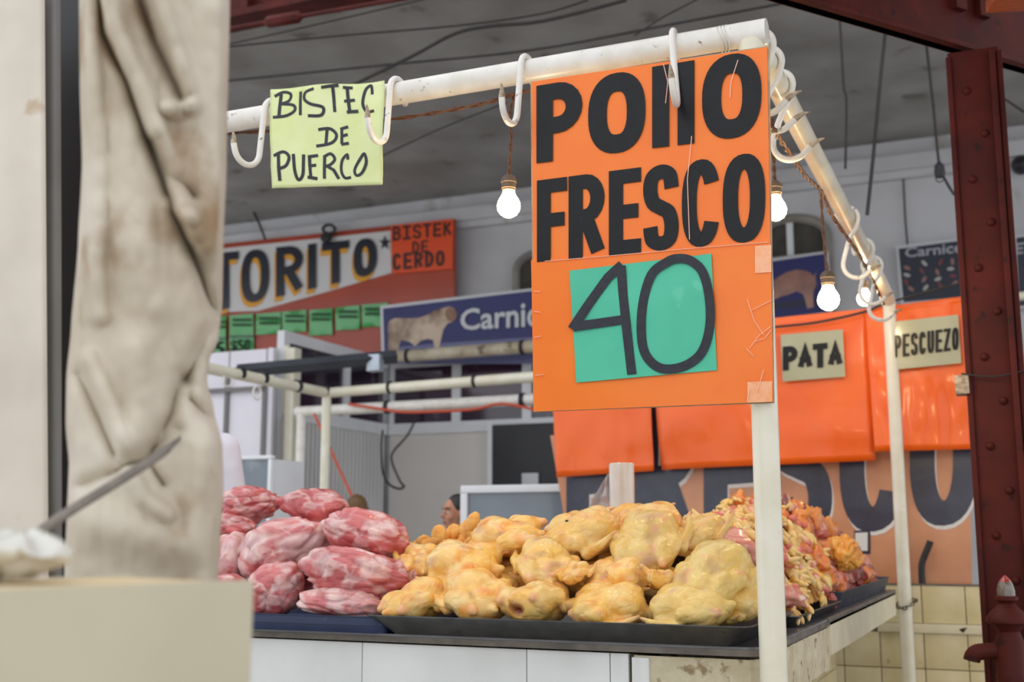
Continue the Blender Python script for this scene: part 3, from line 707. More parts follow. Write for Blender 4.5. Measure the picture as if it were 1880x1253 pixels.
# front tiles: joints at 365, 665, 967, 1120, 1155
tx = [P(x,1215,Y=SF+0.015).x for x in (150,365,665,967,1120,1155)]
tzz = [ZS-0.026, ZS-0.31, ZS-0.575, ZS-0.84]
for r_ in range(3):
    for a,b in zip(tx[:-1],tx[1:]):
        part('tile', MB().box((a+0.0012,SF+0.014,tzz[r_+1]+0.0012),(b-0.0012,SF+0.03,tzz[r_]-0.0012),0.0015), M_tilew, t)
cx0 = P(1160,1215,Y=SF).x
# rough corner pier
mb = MB()
def pier(s_, tt):
    z = lerp(0.0,ZS-0.03,tt); per = [(cx0,SF+0.012),(cx0+0.10,SF+0.012),(SX-0.03,SF+0.012),(SX-0.006,SF+0.04),(SX-0.006,0.20),(-0.31,0.20),(-0.31,SF+0.2)]
    n = len(per); f = s_*n; i = int(f)%n; k = f-int(f); a = per[i]; b = per[(i+1)%n]
    x = lerp(a[0],b[0],k); y = lerp(a[1],b[1],k)
    d = 0.006*fbm(Vector((x*14,y*14,z*12)))
    return Vector((x+d, y+abs(d)*0.8, z))
mb.grid(84, 60, pier, closed_u=True)
part('corner_pier', mb, M_plaster, t, 'chipped plaster corner pier')
part('pier_strip', MB().box((cx0-0.002,SF+0.004,0),(cx0+0.042,SF+0.02,ZS-0.034),0.002), M_tilew, t)
# side fascia of rough plaster then cream board
X1 = SX-0.004
ya = 0.05; yb = P(1522,1150,X=X1).y; yc = 3.18
def fas(s_, tt):
    y = lerp(ya+0.14,yb,s_); zb = ZS-0.03-0.125+0.012*noise.noise(Vector((y*9,3,1)))
    z = lerp(zb,ZS-0.029,tt); d = 0.006*fbm(Vector((5,y*16,z*16)))
    return Vector((X1-0.001-abs(d), y, z))
mb = MB().grid(60,14,fas); k = len(mb.v); fr = list(mb.f); back = [Vector((X1-0.06,v.y,v.z)) for v in mb.v]
mb.v += back; mb.f += [tuple(i+k for i in f[::-1]) for f in fr]
edge = [i for i in range(60)]+[j*60+59 for j in range(1,14)]+[13*60+i for i in range(58,-1,-1)]+[j*60 for j in range(12,0,-1)]
for i in range(len(edge)): a = edge[i]; b = edge[(i+1)%len(edge)]; mb.f.append((a,b,b+k,a+k))
part('fascia', mb, M_plaster, t, 'rough plaster edge')
zb1 = P(1525,1203,X=X1).z; zb2 = P(1640,1132,X=X1).z
part('fascia_board', MB().prism([(X1+0.004,yb,ZS-0.008),(X1+0.004,yc,ZS-0.006),(X1+0.004,yc,zb2),(X1+0.004,lerp(yb,yc,0.2),zb1-0.002),(X1+0.004,yb,zb1)], (-0.03,0,0)), M_panel, t, 'smooth cream board')
part('edging', MB().box((X1-0.004,yb-0.05,ZS-0.012),(X1+0.008,yc,ZS+0.002),0.002), M_slab, t)
# side base wall with tiles, set back under the top
XR = -0.30
part('side_base', MB().box((XR-0.35,0.72,0),(XR-0.012,3.2,ZS-0.029)), M_grout, t)
ys = [0.21+0.33*i for i in range(10)]
for zi in range(3):
    z1 = ZS-0.03-0.30*zi if zi else ZS-0.03; z0 = 0.61-0.30*zi
    z1 = 0.61-0.30*(zi-1) if zi else ZS-0.03
    for a,b in zip(ys[:-1],ys[1:]):
        part('tile', MB().box((XR-0.012,a+0.0015,z0+0.0015),(XR,min(b,3.30)-0.0015,z1-0.0015),0.0015), M_tiley, t)

# low tiled wall behind the rear post
LY = 3.46
wl_ = P(1545,1230,Y=LY).x-0.3; wr_ = P(1810,1100,Y=LY).x
t = thing('tiled_low_wall', 'low yellow tiled wall between the rear post and the maroon column', 'low wall', ((wl_+wr_)/2,LY,0))
zt_ = P(1740,1076,Y=LY).z; zl1 = P(1740,1147,Y=LY).z; zl0 = P(1740,1164,Y=LY).z; zj = P(1740,1231,Y=LY).z
part('core', MB().box((wl_,LY+0.012,0),(wr_,LY+0.07,zt_-0.001)), M_grout, t)
cols = [wl_+0.002]+[P(x,1100,Y=LY).x for x in (1545,1612,1692,1772)]+[wr_]
for a,b in zip(cols[:-1],cols[1:]):
    for z0,z1 in ((zl1,zt_),(zj,zl0),(zj-0.26,zj),(zj-0.52,zj-0.26)):
        part('tile', MB().box((a+0.002,LY,z0+0.002),(b-0.002,LY+0.014,z1-0.002),0.0015), M_tiley, t)
part('ledge', MB().box((P(1612,1155,Y=LY).x,LY-0.02,zl0),(wr_+0.004,LY+0.002,zl1),0.003), M_panel, t)
part('chip', MB().prism([P(x,y,Y=LY-0.0205) for x,y in ((1761,1156),(1768,1154),(1776,1153),(1772,1158),(1769,1163),(1764,1160))], (0,-0.001,0)), mat('dark_chip', S(58,44,32), None, rough=0.9), t)
part('cap', MB().box((wl_,LY-0.004,zt_-0.001),(wr_,LY+0.075,zt_+0.006),0.002), M_slab, t)
# chain round the rear post
t = thing('chain', 'small dark steel chain looped round the rear post', 'chain', (BXc,BY,P(1660,1115,Y=BY).z))
zc = P(1660,1112,Y=BY).z
nl = 16; ln = None
for i in range(nl):
    a = 2*math.pi*i/nl; rr_ = RR+0.012+0.012*max(0,math.cos(a)); zz = zc-0.03*math.cos(a+math.pi/2)*0.4+0.025*max(0,math.cos(a*1.0))
    c = Vector((BXc+rr_*math.cos(a), BY+rr_*math.sin(a), zz)); tg = Vector((-math.sin(a),math.cos(a),0)); nm = Vector((math.cos(a),math.sin(a),0)) if i%2 else UPV
    part('link', MB().tube([c+tg*0.0125*math.cos(k)+nm*0.007*math.sin(k) for k in [j*math.pi/5 for j in range(10)]], 0.0028, 6, True), mat('dark_chain_steel', S(92,86,74), S(70,64,54), 60, 0.5, metal=0.6), t)
# ================================================================ orange boards and banner at the back of the stall
BYo = 3.42
M_graycard = mat('grey_green_card', S(182,182,150), S(170,170,138), 6, 0.35, coat=0.5)
def sleeve(quad, lab, Y, seed, card=None, txt=None, top=None, bot=None, T=9, curl=None, gap=0.16):
    oc = P(quad[3][0]/2+quad[2][0]/2, quad[2][1], Y=Y)
    t = thing('hanging_board', lab, 'board', (oc.x,Y,oc.z), 'orange boards across the back of the stall')
    part('sheet', board(quad, Y, 0.006, 0.02, 26, 22, seed, curl), M_or2, t, smooth=180)
    if card:
        c = part('card', board(card, Y-0.034, 0.002, 0.004, 6, 6, seed), M_graycard, t, 'grey green name card')
        mb = MB(); word(mb, txt, top, bot, T, onY(Y-0.040), gap); part('lettering', mb, M_ink, c)
    return t
sleeve([(1006,610),(1190,600),(1200,865),(1022,877)], 'plain orange board below the left half of the big sign', BYo+0.02, 21)
sleeve([(1191,606),(1596,566),(1607,846),(1210,863)], 'orange board with a card reading PATA', BYo, 22, [(1433,615),(1547,605),(1552,692),(1437,701)], 'PATA', (1437,637,1547,627), (1437,681,1547,672), 11, gap=0.02,
       curl=lambda s_,t_: 0.05*max(0,0.08-s_)/0.08*t_)
sleeve([(1588,567),(1766,545),(1784,825),(1606,830)], 'orange board with a card reading PESCUEZO', BYo-0.035, 23, [(1642,591),(1759,578),(1765,667),(1645,679)], 'PESCUEZO', (1642,616,1760,601), (1643,657,1761,642), 5.2, gap=0.22)
wire('thin sagging wire strung along the top of the orange boards', [(1300,615),(1420,601),(1500,592),(1590,572),(1630,556),(1765,520)], 0.006, Y=BYo-0.05, name='hanging_wire')
# peach banner FRESCO
NY = 3.56; q = [(1010,800),(1779,770),(1785,1078),(1060,1090)]
oc = P(1500,1078,Y=NY); t = thing('banner', 'peach vinyl banner with big navy letters FRESCO at the back', 'banner', (oc.x,NY,oc.z))
M_peach = mat('peach_vinyl', S(222,158,116), S(206,140,100), 4, 0.34, coat=0.35, bump=0.35, bscale=8, bdist=0.008)
M_navy = mat('navy_print', S(44,48,66), S(56,60,80), 12, 0.3, coat=0.4, bump=0.3, bscale=9, bdist=0.008)
M_wp = mat('white_print', S(232,228,222), None, rough=0.4)
part('sheet', board(q, NY, 0.003, 0.0, 2, 2), M_peach, t)
top = (1180,748,1730,712); bot = (1180,1012,1730,966); pmn = onY(NY-0.001)
for ch,x0,x1,T in (('F',1040,1140,42),('R',1165,1278,44),('E',1292,1392,44),('S',1412,1528,44),('C',1541,1664,46),('O',1670,1796,46)):
    a = MB(); letter(a, ch, x0, x1, top, bot, T, pmn, 0.0008, FN, 3, 7); a.v=[v for v in a.v]; part('letter_outline', a, M_wp, t)
    a = MB(); letter(a, ch, x0, x1, top, bot, T, pmn, 0.0022, FN); part('letter', a, M_navy, t)
a = MB().prism([P(x,y,Y=NY-0.003) for x,y in ((1568,975),(1598,973),(1598,1018),(1568,1018))], (0,0.001,0)); part('print_square', a, M_navy, t)
a = MB().prism([P(x,y,Y=NY-0.0045) for x,y in ((1570,979),(1593,978),(1593,1012),(1570,1012))], (0,0.001,0)); part('print_square', a, M_wp, t)
hp = [P(1708,994,Y=3.50),P(1705,1003,Y=3.50),P(1697,1022,Y=3.50),P(1692,1042,Y=3.50),P(1694,1085,Y=3.50)]
hp.append(Vector((hp[-1].x,3.545,0.9)))
single('bent_handle', MB().tube(spline(hp[:5],6), [0.0165]*24+[0.0165], 12), mat('black_rubber', S(44,44,46), S(34,34,36), 20, 0.5), 'black bent metal handle sticking up behind the low tiled wall', 'handle')

# ================================================================ far wall signs
WYs = 9.78; pw = onY(WYs-0.03)
oc = P(620,660,Y=WYs)
M_red = mat('red_brown_board', S(176,66,36), S(160,56,30), 1.5, 0.35, coat=0.3, c3=S(140,58,44), s3=1.2, t3=0.62)
t = thing('shop_sign', 'red brown wall board reading TORITO in navy letters with yellow shadow', 'sign', (oc.x,WYs,oc.z))
part('board', MB().prism([P(x,y,Y=WYs) for x,y in ((300,460),(833,402),(834,640),(300,675))], (0,0.06,0)), M_red, t)
part('white_field', MB().prism([P(x,y,Y=WYs-0.012) for x,y in ((300,468),(717,424),(719,501),(600,536),(474,571),(300,577))], (0,0.01,0)), mat('sign_white', S(216,214,214), None, rough=0.4), t)
M_yel = mat('sign_yellow', S(226,160,34), None, rough=0.4); M_nv = mat('sign_navy', S(32,38,52), S(26,30,44), 3, 0.25, coat=0.5)
tt = (441,462,675,440); bb = (441,560,675,505)
for ch,x0,x1 in (('O',285,340),('T',388,438),('O',443,494),('R',507,556),('I',564,582),('T',591,641),('O',649,692)):
    yt = {0:0}; T = 15
    top = (443,461,692,436); bot = (443,561,692,503)
    if ch == 'I': T = 15
    a = MB(); letter(a, ch, x0, x1, top, bot, T, onY(WYs-0.022), 0.002, FN, -3, 9); part('letter_shadow', a, M_yel, t)
    a = MB(); letter(a, ch, x0, x1, top, bot, T, onY(WYs-0.028), 0.004, FN); part('letter', a, M_nv, t)
st = [P(706+ (11 if i%2==0 else 4.4)*math.sin(i*math.pi/5), 446-(14 if i%2==0 else 5.4)*math.cos(i*math.pi/5), Y=WYs-0.03) for i in range(10)]
part('star', MB().prism(st, (0,0.005,0)), M_nv, t)
M_green = mat('green_price_card', S(72,176,92), S(64,164,84), 2, 0.2, coat=0.8, bump=0.2, bscale=2.0, bdist=0.05)
cards = [((392,582,415,660),'5','green price card cut off by the curtain on the red board'),((421,578,465,656),'$50','green price card reading $50 on the red board'),((470,575,515,614),None,'green card third from the curtain on the red board'),((518,571,562,610),None,'green card fourth from the curtain on the red board'),
         ((567,568,610,616),None,'green card fifth from the curtain on the red board'),((616,563,660,606),None,'green card sixth from the curtain on the red board'),((664,558,712,600),None,'green card last in the row beside the bull poster')]
for (x0,y0,x1,y1),tx_,lab in cards:
    Yc = WYs-0.035
    oc = P((x0+x1)/2,y1,Y=Yc); t = thing('price_card', lab, 'price card', (oc.x,Yc,oc.z), 'green cards on the red board')
    part('card', board([(x0,y0+2),(x1,y0-2),(x1,y1-1),(x0,y1+1)], Yc, 0.01, 0.02, 6, 6, x0*0.1), M_green, t)
    a = MB(); w_ = x1-x0
    for ly in (0,9):
        for k in range(5):
            xa = x0+w_*(0.12+0.16*k); a.prism([P(xx,yy,Y=Yc-0.022) for xx,yy in ((xa,y0+7+ly),(xa+w_*0.12,y0+7+ly),(xa+w_*0.12,y0+12+ly),(xa,y0+12+ly))], (0,0.004,0))
    part('small_print', a, mat('faded_print', S(40,70,44), None, rough=0.5), t, kind='stuff')
    if tx_:
        a = MB(); print_text(a, tx_, [(lerp(x0,x1,0.08),y0+47),(lerp(x0,x1,0.92),y0+45),(lerp(x0,x1,0.92),y0+70),(lerp(x0,x1,0.08),y0+71)], onY(Yc), FN, 0.026, 0.02); part('price', a, mat('plain_black_print', S(12,22,14), None, rough=0.8), t)
        part('rule', MB().prism([P(xx,yy,Y=Yc-0.024) for xx,yy in ((x0,y0+39),(x1,y0+38),(x1,y0+41),(x0,y0+42))], (0,0.004,0)), M_nv, t)
oc = P(775,500,Y=WYs-0.04)
t = thing('price_sign', 'orange card reading BISTEK DE CERDO at the end of the red board', 'sign', (oc.x,WYs-0.04,oc.z))
part('card', MB().prism([P(x,y,Y=WYs-0.04) for x,y in ((717,414),(832,402),(831,494),(720,503))], (0,0.012,0)), mat('fluorescent_orange', S(238,84,26), S(230,76,24), 3, 0.35, coat=0.4), t)
a = MB(); word(a, 'BiSTEK', (721,416,829,407), (721,443,829,432), 4.5, onY(WYs-0.042), 0.25, 0.003)
word(a, 'DE', (757,444,786,441), (757,466,786,463), 3.5, onY(WYs-0.042), 0.3, 0.003); word(a, 'CERDO', (721,466,816,460), (721,497,816,488), 5.5, onY(WYs-0.042), 0.25, 0.003)
part('lettering', a, mat('red_black_ink', S(66,30,22), None, rough=0.5), t)
def hang_lamp(): pass
t = thing('coiled_cable', 'bundle of dark cable coiled on the wall above the red board', 'cable', P(604,428,Y=9.7))
part('coil', MB().tube([P(604+11*math.cos(k),421+8*math.sin(k),Y=9.66+0.01*math.sin(2*k)) for k in [i*math.pi/7 for i in range(14)]], 0.022, 6, True), M_dwire, t)
part('bundle', MB().ell(P(599,436,Y=9.7), 0.09,0.05,0.07, n=12), M_dwire, t)

# posters
M_pblue = mat('poster_blue', S(30,32,92), S(42,46,112), 0.7, 0.45, coat=0.0, contrast=(0.3,0.7))
M_frame = mat('poster_frame', S(206,208,212), None, rough=0.5)
def poster(quad, Y, lab, m=None, bord=5, cat='poster', dep=0.05):
    oc = P((quad[2][0]+quad[3][0])/2, quad[2][1], Y=Y); t = thing('poster', lab, cat, (oc.x,Y,oc.z))
    part('frame', MB().prism([P(x,y,Y=Y) for x,y in quad], (0,dep,0)), M_frame, t)
    b = bord; iq = [(quad[0][0]+b,quad[0][1]+b),(quad[1][0]-b,quad[1][1]+b),(quad[2][0]-b,quad[2][1]-b),(quad[3][0]+b,quad[3][1]-b)]
    part('print', MB().prism([P(x,y,Y=Y-0.008) for x,y in iq], (0,0.008,0)), m or M_pblue, t)
    return t
YB = 8.2
t = poster([(698,562),(1010,526),(1010,648),(701,664)], YB, 'blue poster with a cream bull and the word Carnic partly covered')
z6 = lambda p: (380+0.33*p[0], 370+0.33*p[1])
bull = [(1005,700),(1015,665),(1045,650),(1110,652),(1180,648),(1230,630),(1265,608),(1300,598),(1325,590),(1350,585),(1378,598),(1392,622),(1390,648),(1368,672),(1338,680),(1315,712),(1303,760),(1290,825),(1268,825),(1258,772),(1225,765),(1190,776),(1158,806),(1128,782),(1082,770),(1068,800),(1062,850),(1005,850),(1008,790)]
M_bull = mat('bull_print', S(206,184,162), S(104,70,44), 2.6, 0.4, contrast=(0.42,0.62))
def flat(t, name, pts, Y, off, m, label=None):
    a = MB().prism([P(x,y,Y=Y-off) for x,y in pts], (0,0.004,0)); return part(name, a, m, t, label)
bl = flat(t,'bull_picture',[z6(p) for p in bull],YB,0.014,M_bull)
flat(t,'bull_head',[z6(p) for p in ((1330,600),(1350,588),(1378,600),(1390,625),(1388,648),(1366,668),(1340,662),(1322,630))],YB,0.019,mat('bull_face', S(112,76,56), S(160,120,96), 3, 0.4),None)
flat(t,'ground',[z6(p) for p in ((985,835),(1060,812),(1290,790),(1880,752),(1880,905),(985,905))],YB,0.0105,mat('poster_haze', S(88,92,138), S(110,112,150), 0.9, 0.3))
a = MB(); print_text(a,'Carnicería',[(847,570),(1075,540),(1075,596),(847,608)],onY(YB),FN,0.024,0.02); part('lettering', a, M_frame, t)
YP = 9.80
t = poster([(1380,480),(1519,461),(1525,578),(1380,594)], YP, 'blue poster with a pig behind the right bulb', dep=0.2)
zz = lambda p: (1380+0.3193*p[0], 360+0.3193*p[1])
pig = [(60,540),(110,500),(150,468),(200,440),(255,425),(300,428),(335,440),(358,462),(372,428),(366,475),(372,510),(355,545),(352,580),(356,640),(320,648),(308,600),(296,566),(258,548),(215,566),(170,578),(120,600),(60,610)]
flat(t,'pig_picture',[zz(p) for p in pig],YP,0.014,mat('pig_print', S(188,136,116), S(120,84,76), 2.2, 0.3, coat=0.3))
flat(t,'shadow_band',[zz(p) for p in ((60,625),(250,600),(400,590),(400,630),(60,660))],YP,0.012,mat('poster_dark', S(34,36,66), None, rough=0.4))
YQ = 9.85
t = poster([(1645,452),(1800,433),(1806,548),(1654,560)], YQ, 'dark poster headed Carnicería beside the maroon column', mat('poster_dark_blue', S(34,38,54), S(46,50,68), 1.4, 0.4), 5, dep=0.15)
a = MB(); print_text(a,'Carnicería',[(1662,456),(1802,440),(1802,461),(1662,474)],onY(YQ),FN,0.014,0.02); part('lettering', a, mat('poster_grey_text', S(168,170,178), None, rough=0.5), t)
rg = random.Random(8); cols_ = [mat('cut_pink', S(150,110,106), None, rough=0.5), mat('cut_pale', S(176,176,170), None, rough=0.5), mat('cut_red', S(120,64,66), None, rough=0.5)]
for i in range(16):
    x = 1668+ (i%4)*27+rg.uniform(-5,5); y = 489+(i//4)*14+rg.uniform(-3,3)-0.1*(x-1668); an = rg.uniform(0,3.1); 
    pts = [(x+7*math.cos(k)*math.cos(an)-3.4*math.sin(k)*math.sin(an), y+7*math.cos(k)*math.sin(an)+3.4*math.sin(k)*math.cos(an)) for k in [j*math.pi/4 for j in range(8)]]
    flat(t,'meat_cut_picture',pts,YQ,0.013,cols_[i%3])
t = poster([(1862,433),(1960,420),(1960,560),(1868,566)], YQ, 'dark poster half cut off right of the maroon column', MATS['poster_dark_blue'], 4, dep=0.15)
a = MB(); print_text(a,'ET',[(1864,448),(1900,443),(1900,464),(1864,468)],onY(YQ),FN,0.014,0.02); part('lettering', a, MATS['poster_grey_text'], t)
t = thing('cream_pipe', 'short cream pipe end showing right of the maroon column', 'pipe', P(1880,545,Y=7.0)); part('pipe', MB().tube([P(1868,545,Y=7.0),P(2100,520,Y=7.0)],0.035,12), M_cream, t)
single('wall_lamp', MB().lathe([(0.09,0),(0.1,0.06),(0.06,0.14),(0.02,0.16)], P(1877,303,Y=9.9), Vector((-0.2,-1,-0.3)), 14), M_black, 'small black round fixture on the wall right of the column', 'lamp')

# ================================================================ the stall across the aisle
fc = P(600,722,D=9.6); FYc = fc.y; FX = fc.x; FZ = fc.z
M_tie = M_black
t = thing('far_pipe_frame', 'cream pipe frame of the stall across the aisle', 'frame', (FX,FYc,0))
R2 = 0.042
pr = P(1010,690,Y=FYc); part('front_rail', MB().tube([(FX,FYc,FZ),(pr.x,FYc,pr.z)], R2, 14), M_cream, t)
pl_ = P(340,668,X=FX); part('side_rail', MB().tube([(FX,FYc,FZ),(FX,pl_.y,pl_.z)], R2, 14), M_cream, t)
part('corner_post', MB().lathe([(0.038,0),(0.038,FZ)], (FX,FYc,0), n=14), M_cream, t)
for x in (716,872): 
    c = P(x,lerp(720,690,(x-600)/410),Y=FYc); part('cable_tie', MB().tube([c-Vector((0.012,0,0)),c+Vector((0.012,0,0))], R2+0.008, 14), M_tie, t)
for x,y in ((440,686),(482,695),(545,709),(597,719)):
    c = P(x,y,X=FX); part('cable_tie', MB().tube([c-Vector((0,0.02,0)),c+Vector((0,0.02,0))], R2+0.008, 14), M_tie, t)
for x,y in ((418,698),(472,722)):
    c = P(x,y,X=FX+0.02); part('ring', MB().tube([c+Vector((0,0.05*math.cos(k),0.05*math.sin(k))) for k in [i*math.pi/6 for i in range(12)]], 0.008, 6, True), M_white, t)
Y2 = FYc+0.9
a_ = P(545,757,Y=Y2); b_ = P(1010,732,Y=Y2)
t = thing('far_pipe_frame', 'second white pipe frame further back across the aisle', 'frame', (a_.x,Y2,0))
part('rail', MB().tube([a_,b_],0.05,14), M_white, t); c = P(554,760,Y=Y2); part('post', MB().lathe([(0.045,0),(0.045,c.z)],(c.x,Y2,0),n=14), M_white, t)
for x in (712,960):
    c = P(x,lerp(757,732,(x-545)/465),Y=Y2); part('cable_tie', MB().tube([c-Vector((0.02,0,0)),c+Vector((0.02,0,0))],0.06,14), M_tie, t)
wire('orange cable looping along the white pipe across the aisle', [(640,742),(690,750),(740,757),(800,756),(870,752),(920,742),(980,752)], 0.012, mat('orange_cable', S(214,84,50), None, rough=0.5), Y=Y2-0.07, name='power_cable', cat='cable')
wire('dark cord hanging in a loop in front of the grey panel', [(762,772),(748,800),(722,830),(720,850),(735,885),(742,893),(733,898),(715,890),(703,868),(700,820),(703,790)], 0.012, Y=8.0, name='extension_cable', cat='cord')
t = thing('dark_beam', 'dark grey steel bar slanting across above the far pipe frame', 'bar', P(580,668,Y=FYc+0.1))
a_ = P(436,682,Y=FYc-0.6); b_ = P(728,655,Y=FYc+0.2)
part('bar', MB().tube([a_,b_],0.055,4), mat('dark_grey_bar', S(66,70,78), S(54,58,64), 4, 0.5), t)
c = P(692,668,Y=FYc+0.1); part('clamp', MB().box(c-Vector((0.06,0.07,0.07)), c+Vector((0.06,0.02,0.07)),0.01), mat('clamp_metal', S(176,184,196), None, rough=0.3, metal=0.6), t)
t = thing('cream_pipe', 'dirty cream pipe lying along the bottom of the bull poster', 'pipe', P(850,650,Y=7.9))
part('pipe', MB().tube([P(722,656,Y=7.9),P(1010,634,Y=7.9)],0.065,14), mat('dirty_cream_pipe', S(216,206,184), S(186,172,148), 5, 0.5, c3=S(120,106,88), s3=6, t3=0.62), t)
for x in (750,960):
    c = P(x,lerp(656,634,(x-722)/288),Y=7.9); part('tie', MB().tube([c-Vector((0.02,0,0)),c+Vector((0.02,0,0))],0.075,12), M_dwire, t)
# glazed aluminium corner
GY = 8.5; gcor = P(712,668,Y=GY); GX = gcor.x
M_glass = mat('dark_glass', S(44,36,50), S(70,44,64), 0.9, 0.08, coat=0.6, contrast=(0.4,0.7), c3=S(96,92,104), s3=2.2, t3=0.62)
t = thing('glazed_partition', 'white aluminium glazing over grey panels across the aisle', 'partition', (GX,GY,0))
zt1 = P(845,662,Y=GY).z; zb1 = P(845,778,Y=GY).z; xe_ = P(1030,700,Y=GY).x
part('top_rail', MB().box((GX,GY-0.04,zt1-0.05),(xe_,GY+0.04,zt1+0.06)), M_alu, t)
part('sill', MB().box((GX,GY-0.05,zb1-0.1),(xe_,GY+0.04,zb1+0.02)), M_alu, t)
xm = [GX+0.05]+[P(x,700,Y=GY).x for x in (840,969)]+[xe_]
for x in xm[:-1]: part('mullion', MB().box((x-0.05,GY-0.04,zb1+0.02),(x+0.05,GY+0.04,zt1-0.05)), M_alu, t)
for a_,b_ in zip(xm[:-1],xm[1:]): part('pane', MB().box((a_+0.05,GY-0.006,zb1+0.02),(b_-0.05,GY+0.006,zt1-0.05)), M_glass, t)
yl = P(515,640,X=GX).y
part('top_rail', MB().box((GX-0.04,yl,zt1-0.05),(GX+0.04,GY-0.05,zt1+0.06)), M_alu, t); part('sill', MB().box((GX-0.04,yl,zb1-0.1),(GX+0.04,GY-0.06,zb1+0.02)), M_alu, t)
ym = [yl+0.05, P(633,700,X=GX).y, GY-0.06]
for y_ in ym[:-1]: part('mullion', MB().box((GX-0.04,y_-0.05,zb1+0.02),(GX+0.04,y_+0.05,zt1-0.05)), M_alu, t)
for a_,b_ in zip(ym[:-1],ym[1:]): part('pane', MB().box((GX-0.006,a_+0.05,zb1+0.02),(GX+0.006,b_-0.05,zt1-0.05)), M_glass, t)
part('corner_post', MB().box((GX-0.06,GY-0.06,0),(GX+0.05,GY+0.05,zt1+0.06)), mat('grey_post', S(150,152,156), S(120,120,122), 3, 0.5), t)
part('back_panel', MB().box((GX+0.05,GY-0.02,0),(xe_,GY+0.02,zb1-0.1)), mat('grey_panel', S(224,220,215), S(214,210,204), 0.8, 0.6, c3=S(170,164,156), s3=3, t3=0.7), t)
nrib = 26; mb = MB()
for i in range(nrib):
    y0 = lerp(yl,GY-0.07,i/nrib); y1 = lerp(yl,GY-0.07,(i+0.72)/nrib); mb.box((GX-0.015,y0,0),(GX+0.025,y1,zb1-0.1))
mb.box((GX-0.02,yl,0),(GX-0.012,GY-0.07,zb1-0.1))
part('corrugated_panel', mb, mat('white_corrugated', S(222,222,222), S(212,212,212), 1, 0.5), t, kind='stuff')
a_ = P(905,781,Y=GY-0.1); b_ = P(1085,892,Y=GY-0.1)
t = thing('blackboard', 'black board leaning above the glass case under the orange boards', 'board', ((a_.x+b_.x)/2,GY-0.1,b_.z))
part('panel', MB().box((a_.x,GY-0.12,b_.z-0.3),(b_.x,GY-0.05,a_.z),0.005), mat('blackboard_paint', S(40,40,44), S(52,52,56), 2, 0.5), t)
part('edge_trim', MB().box((a_.x-0.05,GY-0.13,b_.z-0.3),(a_.x,GY-0.05,a_.z)), M_alu, t)
c = P(973,880,Y=GY-0.15); part('sticker', MB().box(c-Vector((0.09,0.005,0.06)), c+Vector((0.09,0.02,0.06)),0.003), M_frame, t)
# pale panels, posts and fridge at the far left
LYp = FYc+0.8
a_ = P(380,668,Y=LYp); b_ = P(492,900,Y=LYp)
t = thing('white_panel_wall', 'bright white sheet panels behind the person in white', 'panel', ((a_.x+b_.x)/2,LYp,0))
M_lav = mat('white_sheet', S(236,234,242), S(226,222,232), 1.2, 0.6, c3=S(236,214,200), s3=1.5, t3=0.66)
xs_ = [P(x,750,Y=LYp).x for x in (300,418,487,500)]
for x0,x1 in zip(xs_[:-1],xs_[1:]): part('panel', MB().box((x0+0.01,LYp,0),(x1-0.01,LYp+0.03,a_.z+0.1)), M_lav, t)
for x in xs_[1:3]: part('batten', MB().box((x-0.02,LYp-0.03,0),(x+0.02,LYp+0.02,a_.z-0.1)), mat('grey_batten', S(120,116,116), None, rough=0.6), t)
part('crossbar', MB().box((xs_[0],LYp-0.05,P(450,716,Y=LYp).z-0.02),(xs_[2],LYp-0.03,P(450,716,Y=LYp).z+0.02)), MATS['grey_batten'], t)
for x,wpx,m,lab,yt in ((504,5.5,M_alu,'narrow white post beside the white sheet panels',640),(540,9,M_cream,'wide cream post left of the glazed partition',640)):
    Yp = LYp+0.25; c = P(x,yt,Y=Yp); k = wpx*(c-CAM).dot(_F)/FPX
    single('upright_post', MB().box((c.x-k,Yp-0.06,0),(c.x+k,Yp+0.06,c.z),0.006), m, lab, 'post')
c = P(521,700,Y=LYp+0.3)
single('cream_plate', MB().box((c.x-0.08,LYp+0.28,P(521,762,Y=LYp+0.3).z),(c.x+0.05,LYp+0.32,P(521,636,Y=LYp+0.3).z),0.005), M_cream, 'cream plate fixed between the two posts across the aisle', 'plate')
a_ = P(517,835,Y=LYp+0.5); b_ = P(578,835,Y=LYp+0.5)
single('dark_cabinet', MB().box((a_.x,LYp+0.42,0),(min(b_.x,GX-0.08),LYp+0.7,a_.z),0.01), mat('dark_cabinet_paint', S(34,32,40), S(50,44,56), 2, 0.4), 'dark cabinet behind the white posts across the aisle', 'cabinet')
# small white framed case
Yk = FYc-1.6
def case(x0,x1,yt,yb,Y,lab,fw,dpt,m_g,name):
    a_ = P(x0,yt,Y=Y); b_ = P(x1,yb,Y=Y); zt_ = a_.z; t = thing(name, lab, 'display case', ((a_.x+b_.x)/2,Y,0))
    k = fw*(a_-CAM).dot(_F)/FPX; z0 = 0.95
    part('top_frame', MB().box((a_.x,Y,zt_-k),(b_.x,Y+0.05,zt_),0.006), M_alu, t); part('bottom_frame', MB().box((a_.x,Y,z0),(b_.x,Y+0.05,z0+k),0.006), M_alu, t)
    for x in (a_.x,b_.x-k): part('side_frame', MB().box((x,Y,z0+k),(x+k,Y+0.05,zt_-k),0.006), M_alu, t)
    part('pane', MB().box((a_.x+k,Y+0.02,z0+k),(b_.x-k,Y+0.03,zt_-k)), m_g, t)
    part('cabinet', MB().box((a_.x,Y,0),(b_.x,Y+dpt,z0),0.006), M_alu, t); part('rear_panel', MB().box((a_.x,Y+dpt-0.03,z0),(b_.x,Y+dpt,zt_-k)), M_alu, t)
    for x in (a_.x,b_.x-0.03): part('end_panel', MB().box((x,Y+0.05,z0),(x+0.03,Y+dpt-0.03,zt_-k)), M_alu, t)
    return t
